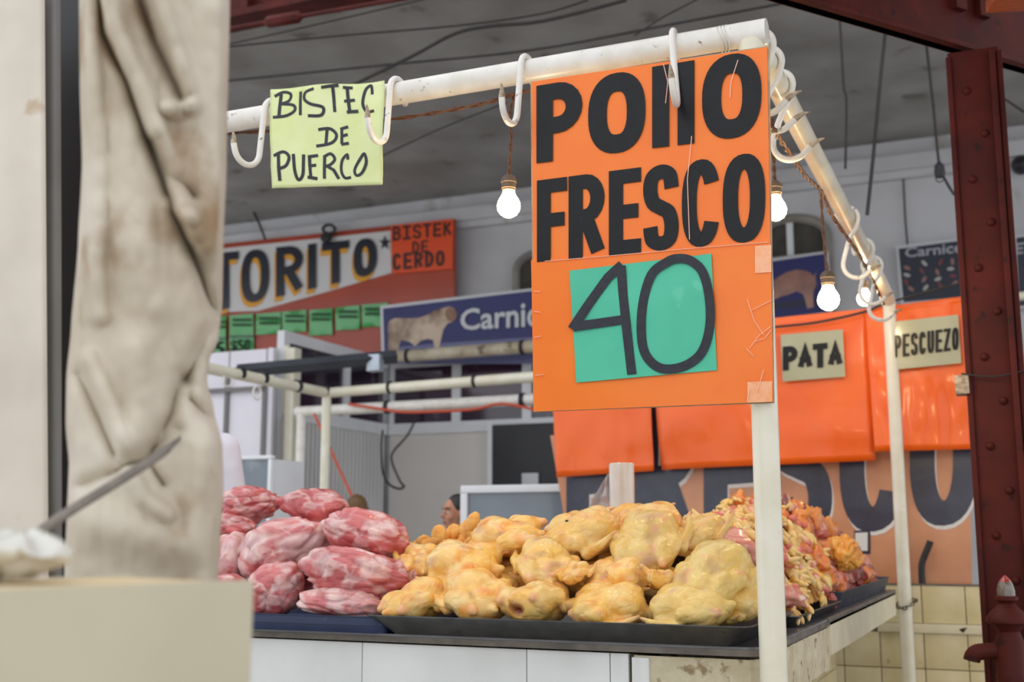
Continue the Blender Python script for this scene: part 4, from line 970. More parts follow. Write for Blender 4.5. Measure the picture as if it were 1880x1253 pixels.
M_cg = mat('case_glass', S(120,130,140), S(100,110,120), 1.2, 0.06, coat=0.4, c3=S(150,158,166), s3=2.0, t3=0.6)
case(428,494,838,960,Yk,'small white framed glass case beside the person in white',7,0.4,M_cg,'display_case')
case(845,1068,892,1000,3.72,'white framed glass display case behind the chickens',14,0.35,M_cg,'display_case')
wire('orange red cable slanting down behind the cream corner post', [(577,760),(612,838),(648,916),(668,960),(690,1040),(710,1150),(718,1300)], 0.012, MATS['orange_cable'], Y=FYc+0.35, name='power_cable', cat='cable')
# ================================================================ trays
def rrect(x0,x1,y0,y1,r,z,n=5):
    out = []
    for cx,cy,a0 in ((x1-r,y0+r,-90),(x1-r,y1-r,0),(x0+r,y1-r,90),(x0+r,y0+r,180)):
        for i in range(n+1):
            a = math.radians(a0+90*i/n); out.append(Vector((cx+r*math.cos(a),cy+r*math.sin(a),z)))
    return out
def tray_mb(x0,x1,y0,y1,z0,h,flare,lip,r,thick=0.003,steps=None):
    """open tray: stack of rounded rectangles from outside bottom up, over the lip and down inside"""
    L = [rrect(x0+flare,x1-flare,y0+flare,y1-flare,r,z0)]
    for dz,ins in (steps or []): L.append(rrect(x0+ins,x1-ins,y0+ins,y1-ins,r,z0+dz))
    L += [rrect(x0+lip,x1-lip,y0+lip,y1-lip,r,z0+h-0.004), rrect(x0,x1,y0,y1,r,z0+h-0.003), rrect(x0,x1,y0,y1,r,z0+h), rrect(x0+lip+thick,x1-lip-thick,y0+lip+thick,y1-lip-thick,r,z0+h-0.001), rrect(x0+flare+thick,x1-flare-thick,y0+flare+thick,y1-flare-thick,r,z0+thick)]
    mb = MB(); n = len(L[0]); vs = [v for l in L for v in l]; fs = []
    for i in range(len(L)-1):
        for k in range(n): l = (k+1)%n; fs.append((i*n+k,i*n+l,(i+1)*n+l,(i+1)*n+k))
    fs.append(tuple(range(n-1,-1,-1))); fs.append(tuple((len(L)-1)*n+k for k in range(n)))
    return mb.add(vs,fs)
mx0 = P(665,1138,Y=-0.035).x; mx1 = P(1378,1148,Y=-0.03).x
single('metal_tray', tray_mb(mx0,mx1,-0.035,0.56,ZS+0.001,0.052,0.055,0.004,0.035), M_steel, 'dark galvanised tray full of whole chickens', 'tray', smooth=50)
M_blue = mat('navy_plastic', S(36,52,92), S(28,42,76), 8, 0.4, c3=S(70,84,116), s3=40, t3=0.7)
bx1 = P(706,1130,Y=0.0).x
single('blue_tray', tray_mb(-1.86,bx1,-0.005,0.60,ZS+0.001,0.045,0.012,0.002,0.03,0.004,[(0.010,0.006),(0.020,0.006),(0.021,0.001),(0.023,0.001)]), M_blue, 'navy plastic tray under the pork pieces', 'tray', smooth=50)
single('metal_tray', tray_mb(-0.62,-0.025,0.62,1.50,ZS+0.001,0.035,0.03,0.004,0.03), M_steel, 'steel tray of chicken feet on the side counter', 'tray', smooth=50)
single('blue_tray', tray_mb(-0.62,-0.03,1.54,3.16,ZS+0.001,0.062,0.02,0.002,0.03,0.004), mat('worn_grey_blue', S(70,78,92), S(44,52,70), 9, 0.5, c3=S(110,108,100), s3=14, t3=0.62), 'worn grey blue tray heaped with chicken offcuts', 'tray', smooth=50)

# ================================================================ colour on skin
def colour(o, cols):
    ca = o.data.color_attributes.new('tint','FLOAT_COLOR','POINT')
    for i,c in enumerate(cols): ca.data[i].color = (c[0],c[1],c[2],1)
def cmix(a,b,t): 
    t = max(0,min(1,t)); return tuple(a[i]+(b[i]-a[i])*t for i in range(3))
M_chick = mat('chicken_skin', (1,1,1,1), (0.90,0.86,0.78,1), 22, 0.36, bump=0.25, bscale=70, attr='tint', coat=0.25, vor=0.5, vscale=190, bdist=0.0030, sss=0.10)
YEL = S(250,196,92); PAL = S(248,216,148); ORA = S(240,154,52); PNK = S(236,172,136); RED = S(150,66,48); GRN = S(228,206,128)
def chicken(seed, wing=(0.0,0.0), leg=(0.0,0.0), plump=1.0, cavity=0.0, warm=0.5):
    rg = random.Random(seed); mb = MB()
    mb.ell((0.030,0,0.010),0.086*plump,0.078*plump,0.066*plump,n=28); mb.ell((-0.040,0,0.002),0.080,0.072*plump,0.058,n=28)
    mb.ell((0.02,0,0.052*plump),0.070,0.030,0.024,n=18); mb.cap((0.09,0,-0.004),0.034,(0.118,0.004,-0.014),0.022)
    mb.ell((0.050,0.032,0.032*plump),0.056,0.046,0.042,n=18); mb.ell((0.050,-0.032,0.032*plump),0.056,0.046,0.042,n=18)
    for s_,lg,wg in ((1,leg[0],wing[0]),(-1,leg[1],wing[1])):
        mb.ell((-0.050,s_*0.056,0.014),0.060,0.034,0.046,n=18)
        k = Vector((-0.016,s_*0.080,0.024)); h = Vector((-0.108-0.022*lg,s_*(0.056+0.045*lg),0.016+0.03*lg))
        mb.cap(k,0.028,k.lerp(h,0.45),0.025); mb.cap(k.lerp(h,0.45),0.025,h,0.013); mb.ell(h,0.0165,0.015,0.015,n=10)
        sh = Vector((0.064,s_*0.066,0.002)); el = Vector((0.006,s_*(0.092+0.012*wg),-0.008)); wr = Vector((0.060,s_*(0.104+0.02*wg),0.002+0.03*wg)); tp = Vector((0.112,s_*(0.090+0.034*wg),0.010+0.06*wg))
        mb.cap(sh,0.024,el,0.019); mb.cap(el,0.019,wr,0.0145); mb.cap(wr,0.0135,tp,0.006)
    mb.cap((-0.102,0,0.0),0.030,(-0.134,0,0.014),0.012)
    vs, fs = remesh(mb, 0.0048, 6, 0.5)
    cav = Vector((-0.118,0,-0.020)); nk = Vector((0.134,0.004,-0.018))
    tips = [Vector((0.112,s_*(0.09+0.034*w_),0.010+0.06*w_)) for s_,w_ in ((1,wing[0]),(-1,wing[1]))]+[Vector((-0.112-0.022*l_,s_*(0.056+0.045*l_),0.016+0.03*l_)) for s_,l_ in ((1,leg[0]),(-1,leg[1]))]
    out = []; cols = []; sd = Vector((seed*3.7,seed*1.3,seed*2.1))
    for v in vs:
        d = 0.0050*noise.noise(v*14+sd)+0.0018*noise.noise(v*52+sd)
        r = 1-abs(noise.noise(Vector((v.x*20,v.y*34,v.z*34))+sd)); d -= 0.0028*max(0,r-0.90)/0.10
        n = v.normalized(); u = v+n*d; dc = (v-cav).length
        if cavity and dc < 0.03: u += Vector((0.03,0,0.006))*cavity*(1-dc/0.03)**1.3
        out.append(u)
        a = 0.45+1.0*noise.noise(v*13+sd*2); b = 0.5+0.9*noise.noise(v*24-sd)
        c = cmix(YEL, PAL, a); c = cmix(c, ORA, (b-0.55)*1.7*warm); c = cmix(c, GRN, (1-warm)*0.75)
        c = cmix(c, PNK, min(0.6,1.0-min((v-q).length for q in tips)/0.026)); c = cmix(c, PNK, (noise.noise(v*32+sd*3)-0.25)*1.3)
        c = cmix(c, S(196,150,112), (noise.noise(v*20-sd*1.7)-0.32)*1.8)
        if cavity: c = cmix(c, RED, cavity*(1.35-dc/0.022))
        c = cmix(c, S(206,120,92), 1.1-(v-nk).length/0.024)
        cols.append(c)
    return out, fs, cols
def place(name, vs, fs, cols, loc, eul, sc, m, label, cat, group=None):
    me = bpy.data.meshes.new(name); me.from_pydata(vs, [], fs); me.shade_smooth(); me.materials.append(m)
    o = bpy.data.objects.new(name, me); COL.objects.link(o); o.location = loc; o.rotation_euler = eul; o.scale = (sc,sc,sc)
    if cols: colour(o, cols)
    return props(o, label, cat, group)
D2 = math.radians
CH = [ # px, py, Y, (roll, pitch, yaw), scale, plump, wings, legs, warm, cavity, label
 (766,1110,0.085,(0,-16,66),0.807,1.08,(0.2,1.1),(0,0),0.9,0,'whole chicken at the left end of the bottom row with its wing tip up'),
 (876,1102,0.085,(-12,-14,138),0.916,1.10,(0,0),(0,0),1.0,0,'plump whole chicken second from the left in the bottom row'),
 (985,1114,0.085,(-6,6,80),0.872,1.06,(0,0.3),(0,0),0.8,1.0,'whole chicken third in the bottom row with its opening to the front'),
 (1120,1120,0.085,(26,0,6),0.828,1.0,(0.2,0.5),(0,0),0.8,0,'whole chicken lying sideways fourth in the bottom row'),
 (1266,1121,0.085,(-24,4,172),0.85,1.0,(0.4,0.2),(0,0),0.25,0,'whole chicken at the right of the bottom row under the biggest one'),
 (850,1045,0.19,(-30,-4,178),0.916,1.02,(0.1,0.3),(0.3,0.5),1.0,0,'whole chicken in the middle row with a drumstick pointing right'),
 (1004,1044,0.2,(0,-26,118),0.85,1.10,(0,0),(0.2,0),0.6,0,'whole chicken in the middle row below the pair of top ones'),
 (1134,1069,0.18,(38,-8,-6),0.763,0.95,(0.3,0),(0.2,0.2),1.0,0.8,'orange toned whole chicken in the middle row with a red opening'),
 (1220,1072,0.14,(0,30,75),0.42,0.9,(0,0),(1.0,0),1.0,0,'small chicken leg piece between the orange toned and the biggest chicken'),
 (1312,1064,0.17,(8,-32,72),0.937,1.16,(0.1,0.4),(0,0),0.1,0,'biggest greenish yellow chicken beside the front post'),
 (1352,1112,0.18,(30,0,-30),0.719,0.95,(0.4,0.4),(0.6,0.3),0.3,0,'chicken half hidden at the right end of the tray'),
 (930,992,0.3,(-24,4,186),0.872,0.95,(0.6,0.4),(0.5,0.3),1.0,0,'whole chicken on top at the left with a reddish neck opening'),
 (1070,985,0.3,(30,-10,16),0.872,1.1,(0.3,0.9),(0,0),0.7,0,'whole chicken on top in the middle with a black speck'),
 (1190,1004,0.27,(0,-34,94),0.937,1.14,(0.4,0.5),(0,0.2),0.3,0,'whole chicken on top with its breast to the front'),
 (1284,988,0.4,(0,-24,56),0.698,0.98,(0.5,0.9),(0.2,0),0.5,0,'smaller chicken on top near the post with a raised wing'),
 (1190,966,0.46,(20,0,30),0.872,1.0,(0.5,0.2),(0,0),1.0,0,'chicken at the back of the top row mostly hidden'),
 (1056,1054,0.14,(0,-20,80),0.4,0.8,(0.5,0.5),(0.8,0.8),1.0,0,'small chicken wing piece tucked in the middle of the heap'),
 (776,1036,0.26,(0,-20,120),0.676,0.9,(0.6,0.2),(0.2,0),1.0,0,'chicken at the left edge of the middle row beside the pork'),
 (940,1080,0.28,(10,0,30),0.872,1.0,(0,0),(0,0),0.8,0,'chicken in the shadow behind the bottom row'),
 (925,1034,0.38,(0,0,10),0.85,1.0,(0,0),(0,0),0.9,0,'chicken deep in the heap behind the left top one'),
 (1108,1036,0.40,(0,0,190),0.85,1.0,(0,0),(0,0),0.9,0,'chicken deep in the heap behind the middle top one'),
 (1080,1075,0.3,(10,0,0),0.872,1.0,(0,0),(0,0),0.8,0,'chicken buried under the middle top one'),
 (1220,1084,0.3,(0,0,200),0.872,1.0,(0,0),(0,0),0.8,0,'chicken buried in the heap below the breast up one'),
]
for i,(x,y,Y,eu,sc,pl2,wg,lg,wm,cv,lab) in enumerate(CH):
    vs,fs,cols = chicken(i+1, wg, lg, pl2, cv, wm)
    place('whole_chicken', vs, fs, cols, P(x,y,Y=Y), (D2(eu[0]),D2(eu[1]),D2(eu[2])), sc, M_chick, lab, 'chicken', 'whole chickens heaped on the tray')
c = P(1040,957,Y=0.22); single('black_fly', MB().ell(c,0.0045,0.003,0.003,n=8).ell(c+Vector((0.004,0,0.001)),0.002,0.002,0.002,n=8), M_black, 'black speck of a fly on the top middle chicken', 'fly')

# ================================================================ pork
def porkmat(name, t3, mus, mus2):
    m = bpy.data.materials.new(name); m.use_nodes = True; nt = m.node_tree; N = nt.nodes; L = nt.links; b = N['Principled BSDF']
    tc = N.new('ShaderNodeTexCoord')
    def nz(sc, st=(1,1,1), det=4.0, dist=0.0):
        mp = N.new('ShaderNodeMapping'); mp.inputs['Scale'].default_value = st; mp.inputs['Rotation'].default_value = (0.3,0.5,0.2); L.new(tc.outputs['Object'], mp.inputs[0])
        n = N.new('ShaderNodeTexNoise'); n.inputs['Scale'].default_value = sc; n.inputs['Detail'].default_value = det; n.inputs['Distortion'].default_value = dist; L.new(mp.outputs[0], n.inputs['Vector']); return n.outputs[0]
    def rng(src, lo, hi, a=0.0, c=1.0):
        r = N.new('ShaderNodeMapRange'); r.inputs[1].default_value = lo; r.inputs[2].default_value = hi; r.inputs[3].default_value = a; r.inputs[4].default_value = c; L.new(src, r.inputs[0]); return r.outputs[0]
    def mth(op, x, y):
        n = N.new('ShaderNodeMath'); n.operation = op
        for i,v in ((0,x),(1,y)):
            if isinstance(v,float): n.inputs[i].default_value = v
            else: L.new(v, n.inputs[i])
        return n.outputs[0]
    def mix(f, a, c):
        x = N.new('ShaderNodeMix'); x.data_type = 'RGBA'; L.new(f, x.inputs[0])
        for sk,v in ((6,a),(7,c)):
            if isinstance(v,tuple): x.inputs[sk].default_value = v
            else: L.new(v, x.inputs[sk])
        return x.outputs[2]
    base = mix(rng(nz(11,(1,1,1),3.0,0.6),0.36,0.64), mus, mus2)
    fib = rng(nz(26,(1,1,7),4.0,0.4),0.3,0.7,0.0,0.35); base = mix(fib, base, S(232,150,146))
    patch = rng(nz(6.5,(1,1,1.5),5.0,1.4), t3-0.04, t3+0.09, 0.0, 0.78)
    ln = mth('ABSOLUTE', mth('SUBTRACT', nz(2.6,(1,1,1.3),3.0,1.2), 0.5), 0.0); line = rng(ln, 0.002, 0.022, 0.55, 0.0)
    mask = mth('MAXIMUM', patch, line)
    fat = mix(rng(nz(30,(1,1,1),3.0),0.4,0.6), S(246,222,214), S(228,196,198))
    L.new(mix(mask, base, fat), b.inputs['Base Color'])
    bp = N.new('ShaderNodeBump'); bp.inputs['Distance'].default_value = 0.003; bp.inputs['Strength'].default_value = 0.35
    h = mth('ADD', mth('MULTIPLY', mask, 0.5), nz(34,(1,1,3),4.0)); L.new(h, bp.inputs['Height']); L.new(bp.outputs[0], b.inputs['Normal'])
    b.inputs['Roughness'].default_value = 0.34; b.inputs['Coat Weight'].default_value = 0.5; b.inputs['Coat Roughness'].default_value = 0.1
    b.inputs['Subsurface Weight'].default_value = 0.12; b.inputs['Subsurface Radius'].default_value = (1,0.4,0.3); b.inputs['Subsurface Scale'].default_value = 0.01
    return m
PKM = [porkmat('pork_pink', 0.52, S(214,112,112), S(180,70,76)), porkmat('pork_fatty', 0.43, S(214,126,126), S(186,82,88)), porkmat('pork_red', 0.57, S(206,92,90), S(170,56,62))]
def pork(x,y,Y,w_,h_,dep,rot,seed,mi,lab,fold=0.0,sq=0.85):
    c = P(x,y,Y=Y); k = (c-CAM).dot(_F)/FPX; a = w_*k/2; b = h_*k/2
    bm = bmesh.new(); bmesh.ops.create_icosphere(bm, subdivisions=5, radius=1.0)
    ex = RGT; ez = UPV; ey = HEAD; rm = Matrix.Rotation(-math.radians(rot),3,ey); ex = rm@ex; ez = rm@ez; sd = Vector((seed*5.1,seed*2.3,seed*1.1))
    vs = []
    for v in bm.verts:
        p = v.co; q = p.copy()
        d = 0.20*noise.noise(p*1.1+sd)+0.07*noise.noise(p*2.3-sd)+0.018*noise.noise(p*6+sd)
        r = 1-abs(noise.noise(p*1.25+sd*1.7)); d -= 0.10*max(0,r-0.86)/0.14
        if fold:
            r2 = 1-abs(noise.noise(Vector((p.x*1.0,p.y*1.0,p.z*2.0))+sd*0.7)); d -= fold*max(0,r2-0.80)/0.20
        taper = 1-0.16*p.x*math.sin(seed*2.0)
        vs.append(c+ex*(q.x*a*(1+d))+ey*(q.y*dep/2*(1+d))*taper+ez*(q.z*b*(1+d)*taper))
    bm.verts.index_update(); fs = [tuple(v.index for v in f.verts) for f in bm.faces]; bm.free()
    mb = MB().add(vs, fs); return single('pork_piece', mb, PKM[mi], lab, 'pork', 'pork pieces on the navy tray', smooth=180)
PK = [(455,930,0.36,128,72,0.17,6,1,2,'crumpled red pork piece at the top left of the heap',0.16),
 (578,930,0.36,138,66,0.17,-8,2,2,'smooth red pork piece at the top of the heap',0.0),
 (676,984,0.26,166,98,0.18,-18,3,0,'pork piece at the upper right with white streaks',0.06),
 (522,1008,0.22,166,116,0.18,22,4,1,'large pale pork piece covered in white membrane',0.05),
 (425,968,0.28,104,50,0.16,-8,5,2,'small pork piece against the curtain above the pale fatty one',0.08),
 (420,1028,0.20,96,96,0.16,70,6,1,'pale fatty pork piece against the curtain',0.08),
 (662,1056,0.14,222,98,0.18,-8,7,0,'longest pork piece lying in the middle of the right side',0.05),
 (506,1086,0.10,112,98,0.15,38,8,0,'pork piece with a pointed corner standing on the tray',0.05),
 (626,1108,0.08,176,56,0.14,-4,9,1,'flat pale pork piece at the bottom of the heap',0.02),
 (420,1095,0.10,110,80,0.15,10,10,0,'pork piece at the bottom behind the cream box',0.05),
 (745,1056,0.22,62,62,0.14,-35,11,0,'small pork end touching the chickens',0.06),
 (590,1050,0.36,200,120,0.16,0,12,2,'dark red pork piece deep inside the heap',0.0),
 (470,1040,0.40,200,140,0.16,0,13,2,'pork piece hidden at the back left of the heap',0.0)]
for p in PK: pork(*p)

# ================================================================ small heap pieces
def heap_h(x, y):
    f = 1.0; e = (x+0.03)/-0.22; e = max(0,min(1,e)); s_ = e*e*(3-2*e)
    if x < -0.42: s_ *= max(0,1-(-0.42-x)/0.26)
    if y < 1.55: return ZS+0.03+s_*lerp(0.25,0.31,max(0,min(1,(y-0.7)/0.8)))
    k = max(0,min(1,(y-2.0)/1.25)); return ZS+0.065+s_*lerp(0.315,0.13,k)
def heap_mb(x0,x1,y0,y1,low):
    mb = MB().grid(18,30,lambda a,b: Vector((lerp(x0,x1,a),lerp(y0,y1,b),max(ZS+0.012,heap_h(lerp(x0,x1,a),lerp(y0,y1,b))-low+0.01*noise.noise(Vector((a*20,b*30,2)))))))
    return mb
M_feet = mat('chicken_foot_skin', (1,1,1,1), (0.9,0.84,0.76,1), 40, 0.4, attr='tint', coat=0.2, bump=0.2, bscale=200, bdist=0.001)
def feetmesh(seed):
    rg = random.Random(seed); mb = MB(); sc = 1.0
    mb.cap((-0.012,0,0),0.0105,(0.0,0,0),0.0118,8); mb.tube(spline([(0,0,0),(0.03,0.003*rg.uniform(-1,1),0.003),(0.062,0,0)],3),[0.0105,0.0096,0.009,0.0088,0.0088,0.0092,0.0105],8)
    for an,ln in ((-22,0.036),(0,0.044),(21,0.038),(160,0.018)):
        a = math.radians(an+rg.uniform(-6,6)); d = Vector((math.cos(a),math.sin(a),0)); o = Vector((0.062,0,0)); cu = rg.uniform(-0.3,0.35)
        pts = [o, o+d*ln*0.35+Vector((0,0,0.004)), o+d*ln*0.7+Vector((0,0,cu*0.014)), o+d*ln+Vector((0,0,-0.006+cu*0.03))]
        mb.tube(spline(pts,3),[0.0080,0.0078,0.0074,0.0076,0.007,0.0066,0.0066,0.0056,0.004,0.0016],7)
    me = _mesh('chicken_paw', mb, M_feet, Vector((0.03,0,0)), 180)
    ca = me.color_attributes.new('tint','FLOAT_COLOR','POINT'); y1,y2 = rg.choice([(S(246,206,110),S(242,220,160)),(S(240,190,92),S(246,214,140)),(S(248,222,160),S(244,200,120))]); pk = S(236,186,164)
    for i,v in enumerate(me.vertices):
        c = cmix(y1,y2,0.5+noise.noise(v.co*60+Vector((seed,0,0)))); c = cmix(c,pk,(-0.006-v.co.x)/0.03); c = cmix(c,S(220,120,110),(-0.033-v.co.x)/0.008); ca.data[i].color = (c[0],c[1],c[2],1)
    return me
FM = [feetmesh(i) for i in range(7)]
hb = single('feet_heap_core', heap_mb(-0.60,-0.09,0.68,1.52,0.045), mat('feet_core', S(226,180,96), S(206,150,80), 30, 0.5, bump=0.6, bscale=60, bdist=0.01), 'packed inside of the chicken feet heap on the side counter', 'chicken feet', kind='stuff', smooth=180)
rg = random.Random(11); k = 0
pl3 = []
while k < 290:
    x = rg.uniform(-0.60,-0.085); y = rg.uniform(0.68,1.62)
    if rg.random() > 0.35+0.65*min(1,(x+0.62)/0.3): continue
    z = heap_h(x,y)-0.006+rg.uniform(-0.012,0.012)
    o = bpy.data.objects.new('chicken_paw', FM[k%7]); COL.objects.link(o)
    sl = -math.atan((heap_h(x+0.02,y)-heap_h(x-0.02,y))/0.04)
    R_ = Matrix.Rotation(sl*0.8,3,'Y')@Matrix.Rotation(rg.uniform(0,6.283),3,'Z')@Matrix.Rotation(rg.uniform(-0.35,0.35),3,'Y')@Matrix.Rotation(rg.choice([0,math.pi])+rg.uniform(-0.7,0.7),3,'X')
    o.location = (x,y,z); o.rotation_euler = R_.to_euler(); s_ = rg.uniform(1.05,1.35); o.scale = (s_,s_*1.05,s_*1.2)
    props(o, 'yellow chicken foot in the heap behind the front post', 'chicken foot', 'chicken feet in the heap'); k += 1
# offcuts
hb = single('offcut_heap_core', heap_mb(-0.60,-0.06,1.5,3.12,0.035), mat('offcut_core', S(176,92,66), S(140,62,54), 22, 0.45, bump=0.6, bscale=50, bdist=0.01), 'packed inside of the chicken offcut heap', 'offcuts', kind='stuff', smooth=180)
OC = [mat('offcut_red', S(204,112,96), S(168,70,66), 26, 0.28, c3=S(236,170,120), s3=22, t3=0.6, coat=0.5, bump=0.5, bscale=60, bdist=0.004), mat('offcut_orange', S(240,158,70), S(226,122,58), 24, 0.35, c3=S(214,100,70), s3=26, t3=0.62, coat=0.4, bump=0.4, bscale=60, bdist=0.004),
      mat('offcut_dark', S(150,74,66), S(120,50,48), 30, 0.28, c3=S(206,140,116), s3=28, t3=0.62, coat=0.5, bump=0.5, bscale=60, bdist=0.004), mat('offcut_pink', S(232,168,146), S(214,124,110), 24, 0.3, c3=S(244,206,180), s3=24, t3=0.6, coat=0.4, bump=0.4, bscale=60, bdist=0.004)]
def lump(seed, m, r=0.04, el=1.5, rough=1.0, sub=3, crease=0.0):
    bm = bmesh.new(); bmesh.ops.create_icosphere(bm, subdivisions=sub, radius=1.0); sd = Vector((seed*3.3,seed*7.7,seed)); vs = []
    for v in bm.verts:
        p = v.co; d = rough*(0.45*noise.noise(p*1.3+sd)+0.28*noise.noise(p*2.9-sd)+0.12*noise.noise(p*6.5+sd)); d -= crease*max(0,(1-abs(noise.noise(Vector((p.x*2.6,p.y*2.6,p.z*1.3))+sd))-0.8)/0.2); vs.append(Vector((p.x*el,p.y,p.z*0.75))*r*(1+d))
    bm.verts.index_update(); fs = [tuple(v.index for v in f.verts) for f in bm.faces]; bm.free()
    return _mesh('offcut', MB().add(vs,fs), m, Vector((0,0,0)), 180)
LM = [[lump(10*j+i, OC[j]) for i in range(4)] for j in range(4)]
k = 0; LB = ['red chicken offcut in the heap by the rear post','orange fatty chicken offcut in the heap by the rear post','dark red chicken offcut in the heap by the rear post','pale pink chicken offcut in the heap by the rear post']
while k < 270:
    x = rg.uniform(-0.58,-0.055); y = rg.uniform(1.48,3.13); z = heap_h(x,y)-0.006+rg.uniform(-0.012,0.014); u = rg.random(); f = (y-1.5)/1.6
    j = 1 if u < 0.62-0.75*f else (3 if u < 0.78-0.55*f else (0 if u < 0.92-0.25*f else 2))
    o = bpy.data.objects.new('chicken_offcut', LM[j][rg.randrange(4)]); COL.objects.link(o); o.location = (x,y,z); o.rotation_euler = (rg.uniform(0,6),rg.uniform(0,6),rg.uniform(0,6)); s_ = rg.uniform(0.42,0.82)*(1.15 if j==1 else 0.9); o.scale = (s_,s_,s_)
    props(o, LB[j], 'chicken offcut', LB[j].split(' chicken')[0]+' offcuts in the heap'); k += 1
# large orange fat lump on the side of the heap
o = bpy.data.objects.new('chicken_fat', lump(77, mat('yellow_fat', S(250,190,84), S(244,164,66), 18, 0.4, coat=0.3, bump=0.8, bscale=30, bdist=0.012, stretch=(1,1,0.4)), 0.088, 1.0, 0.6, 5, 0.22)); COL.objects.link(o); q = P(1545,1018,Y=1.9); o.location = q; o.scale = (0.9,0.9,1.1)
props(o, 'large folded orange lump of chicken fat on the offcut heap', 'chicken fat')
for i,(x,y,Y,sc,lab) in enumerate(((1338,1003,0.62,0.062,'pale pink chicken breast piece beside the smaller top chicken'),(1432,1090,0.66,0.045,'pink chicken piece at the near corner of the feet tray'),(1305,985,0.66,0.05,'pink chicken piece half hidden behind the top chickens'))):
    o = bpy.data.objects.new('chicken_breast', lump(90+i, OC[3], sc, 1.4)); COL.objects.link(o); o.location = P(x,y,Y=Y); o.rotation_euler = (0.2,0.3,0.4*i); props(o, lab, 'chicken piece')
# rough orange pieces behind
M_nug = mat('orange_crumb', S(246,190,104), S(236,166,78), 45, 0.7, bump=0.8, bscale=160, bdist=0.003)
NM = [lump(200+i, M_nug, 0.025, 1.35, 0.28) for i in range(5)]
NP = [(806,984),(832,978),(858,975),(868,962),(800,1000),(828,998),(856,995),(878,990),(786,1008),(768,1012),(815,1010),(845,1008),(880,1006),(752,1020),(790,1022),(870,976),(775,1000),(842,984),(812,992),(866,1000)]
for i,(x,y) in enumerate(NP):
    o = bpy.data.objects.new('breaded_piece', NM[i%5]); COL.objects.link(o); o.location = P(x,y,Y=0.44+0.03*((i*7)%4)); o.rotation_euler = (rg.uniform(-0.5,0.5),rg.uniform(0.6,2.2),rg.uniform(0,3)); s_ = rg.uniform(0.9,1.2); o.scale = (s_,s_,s_)
    props(o, 'rough orange crumbly piece in the heap behind the left chickens', 'chicken piece', 'rough orange pieces')
mb = MB(); c = P(820,1030,Y=0.5); mb.ell((c.x,0.5,ZS+0.1),0.13,0.07,0.14,n=24)
single('crumb_heap_core', mb, M_nug, 'packed inside of the rough orange heap', 'chicken pieces', kind='stuff')
# plastic bag roll
Yr = 0.66; ca_ = P(1117,852,Y=Yr); cb_ = P(1165,852,Y=Yr); rr_ = (cb_.x-ca_.x)/2*0.92; cc_ = Vector(((ca_.x+cb_.x)/2,Yr,0)); ztp = P(1141,851,Y=Yr).z
t = thing('bag_roll', 'upright roll of clear plastic bags behind the top chickens', 'bag roll', (cc_.x,Yr,ZS))
part('roll', MB().lathe([(rr_*0.98,0.001),(rr_,0.02),(rr_,ztp-ZS-0.004),(rr_*0.94,ztp-ZS),(rr_*0.3,ztp-ZS)], (cc_.x,Yr,ZS), n=24), mat('clear_roll', S(232,226,220), S(216,206,200), 12, 0.2, coat=0.6, trans=0.15), t)
def sheet(a,b):
    x = lerp(cc_.x-rr_*0.8, cc_.x-rr_*0.8-0.085*(0.25+b), a); z = lerp(P(1120,868,Y=Yr).z,P(1120,965,Y=Yr).z,b)-0.012*a*(1-b)
    return Vector((x, Yr+0.012*math.sin(a*9+b*4)+0.01*noise.noise(Vector((a*5,b*6,1))), z))
mb = MB().grid(16,20,sheet); o = part('loose_bag', mb, mat('translucent_film', S(226,226,232), None, rough=0.12, trans=0.6, coat=0.5, alpha=0.75), t, smooth=180)
sd = o.modifiers.new('t','SOLIDIFY'); sd.thickness = 0.001
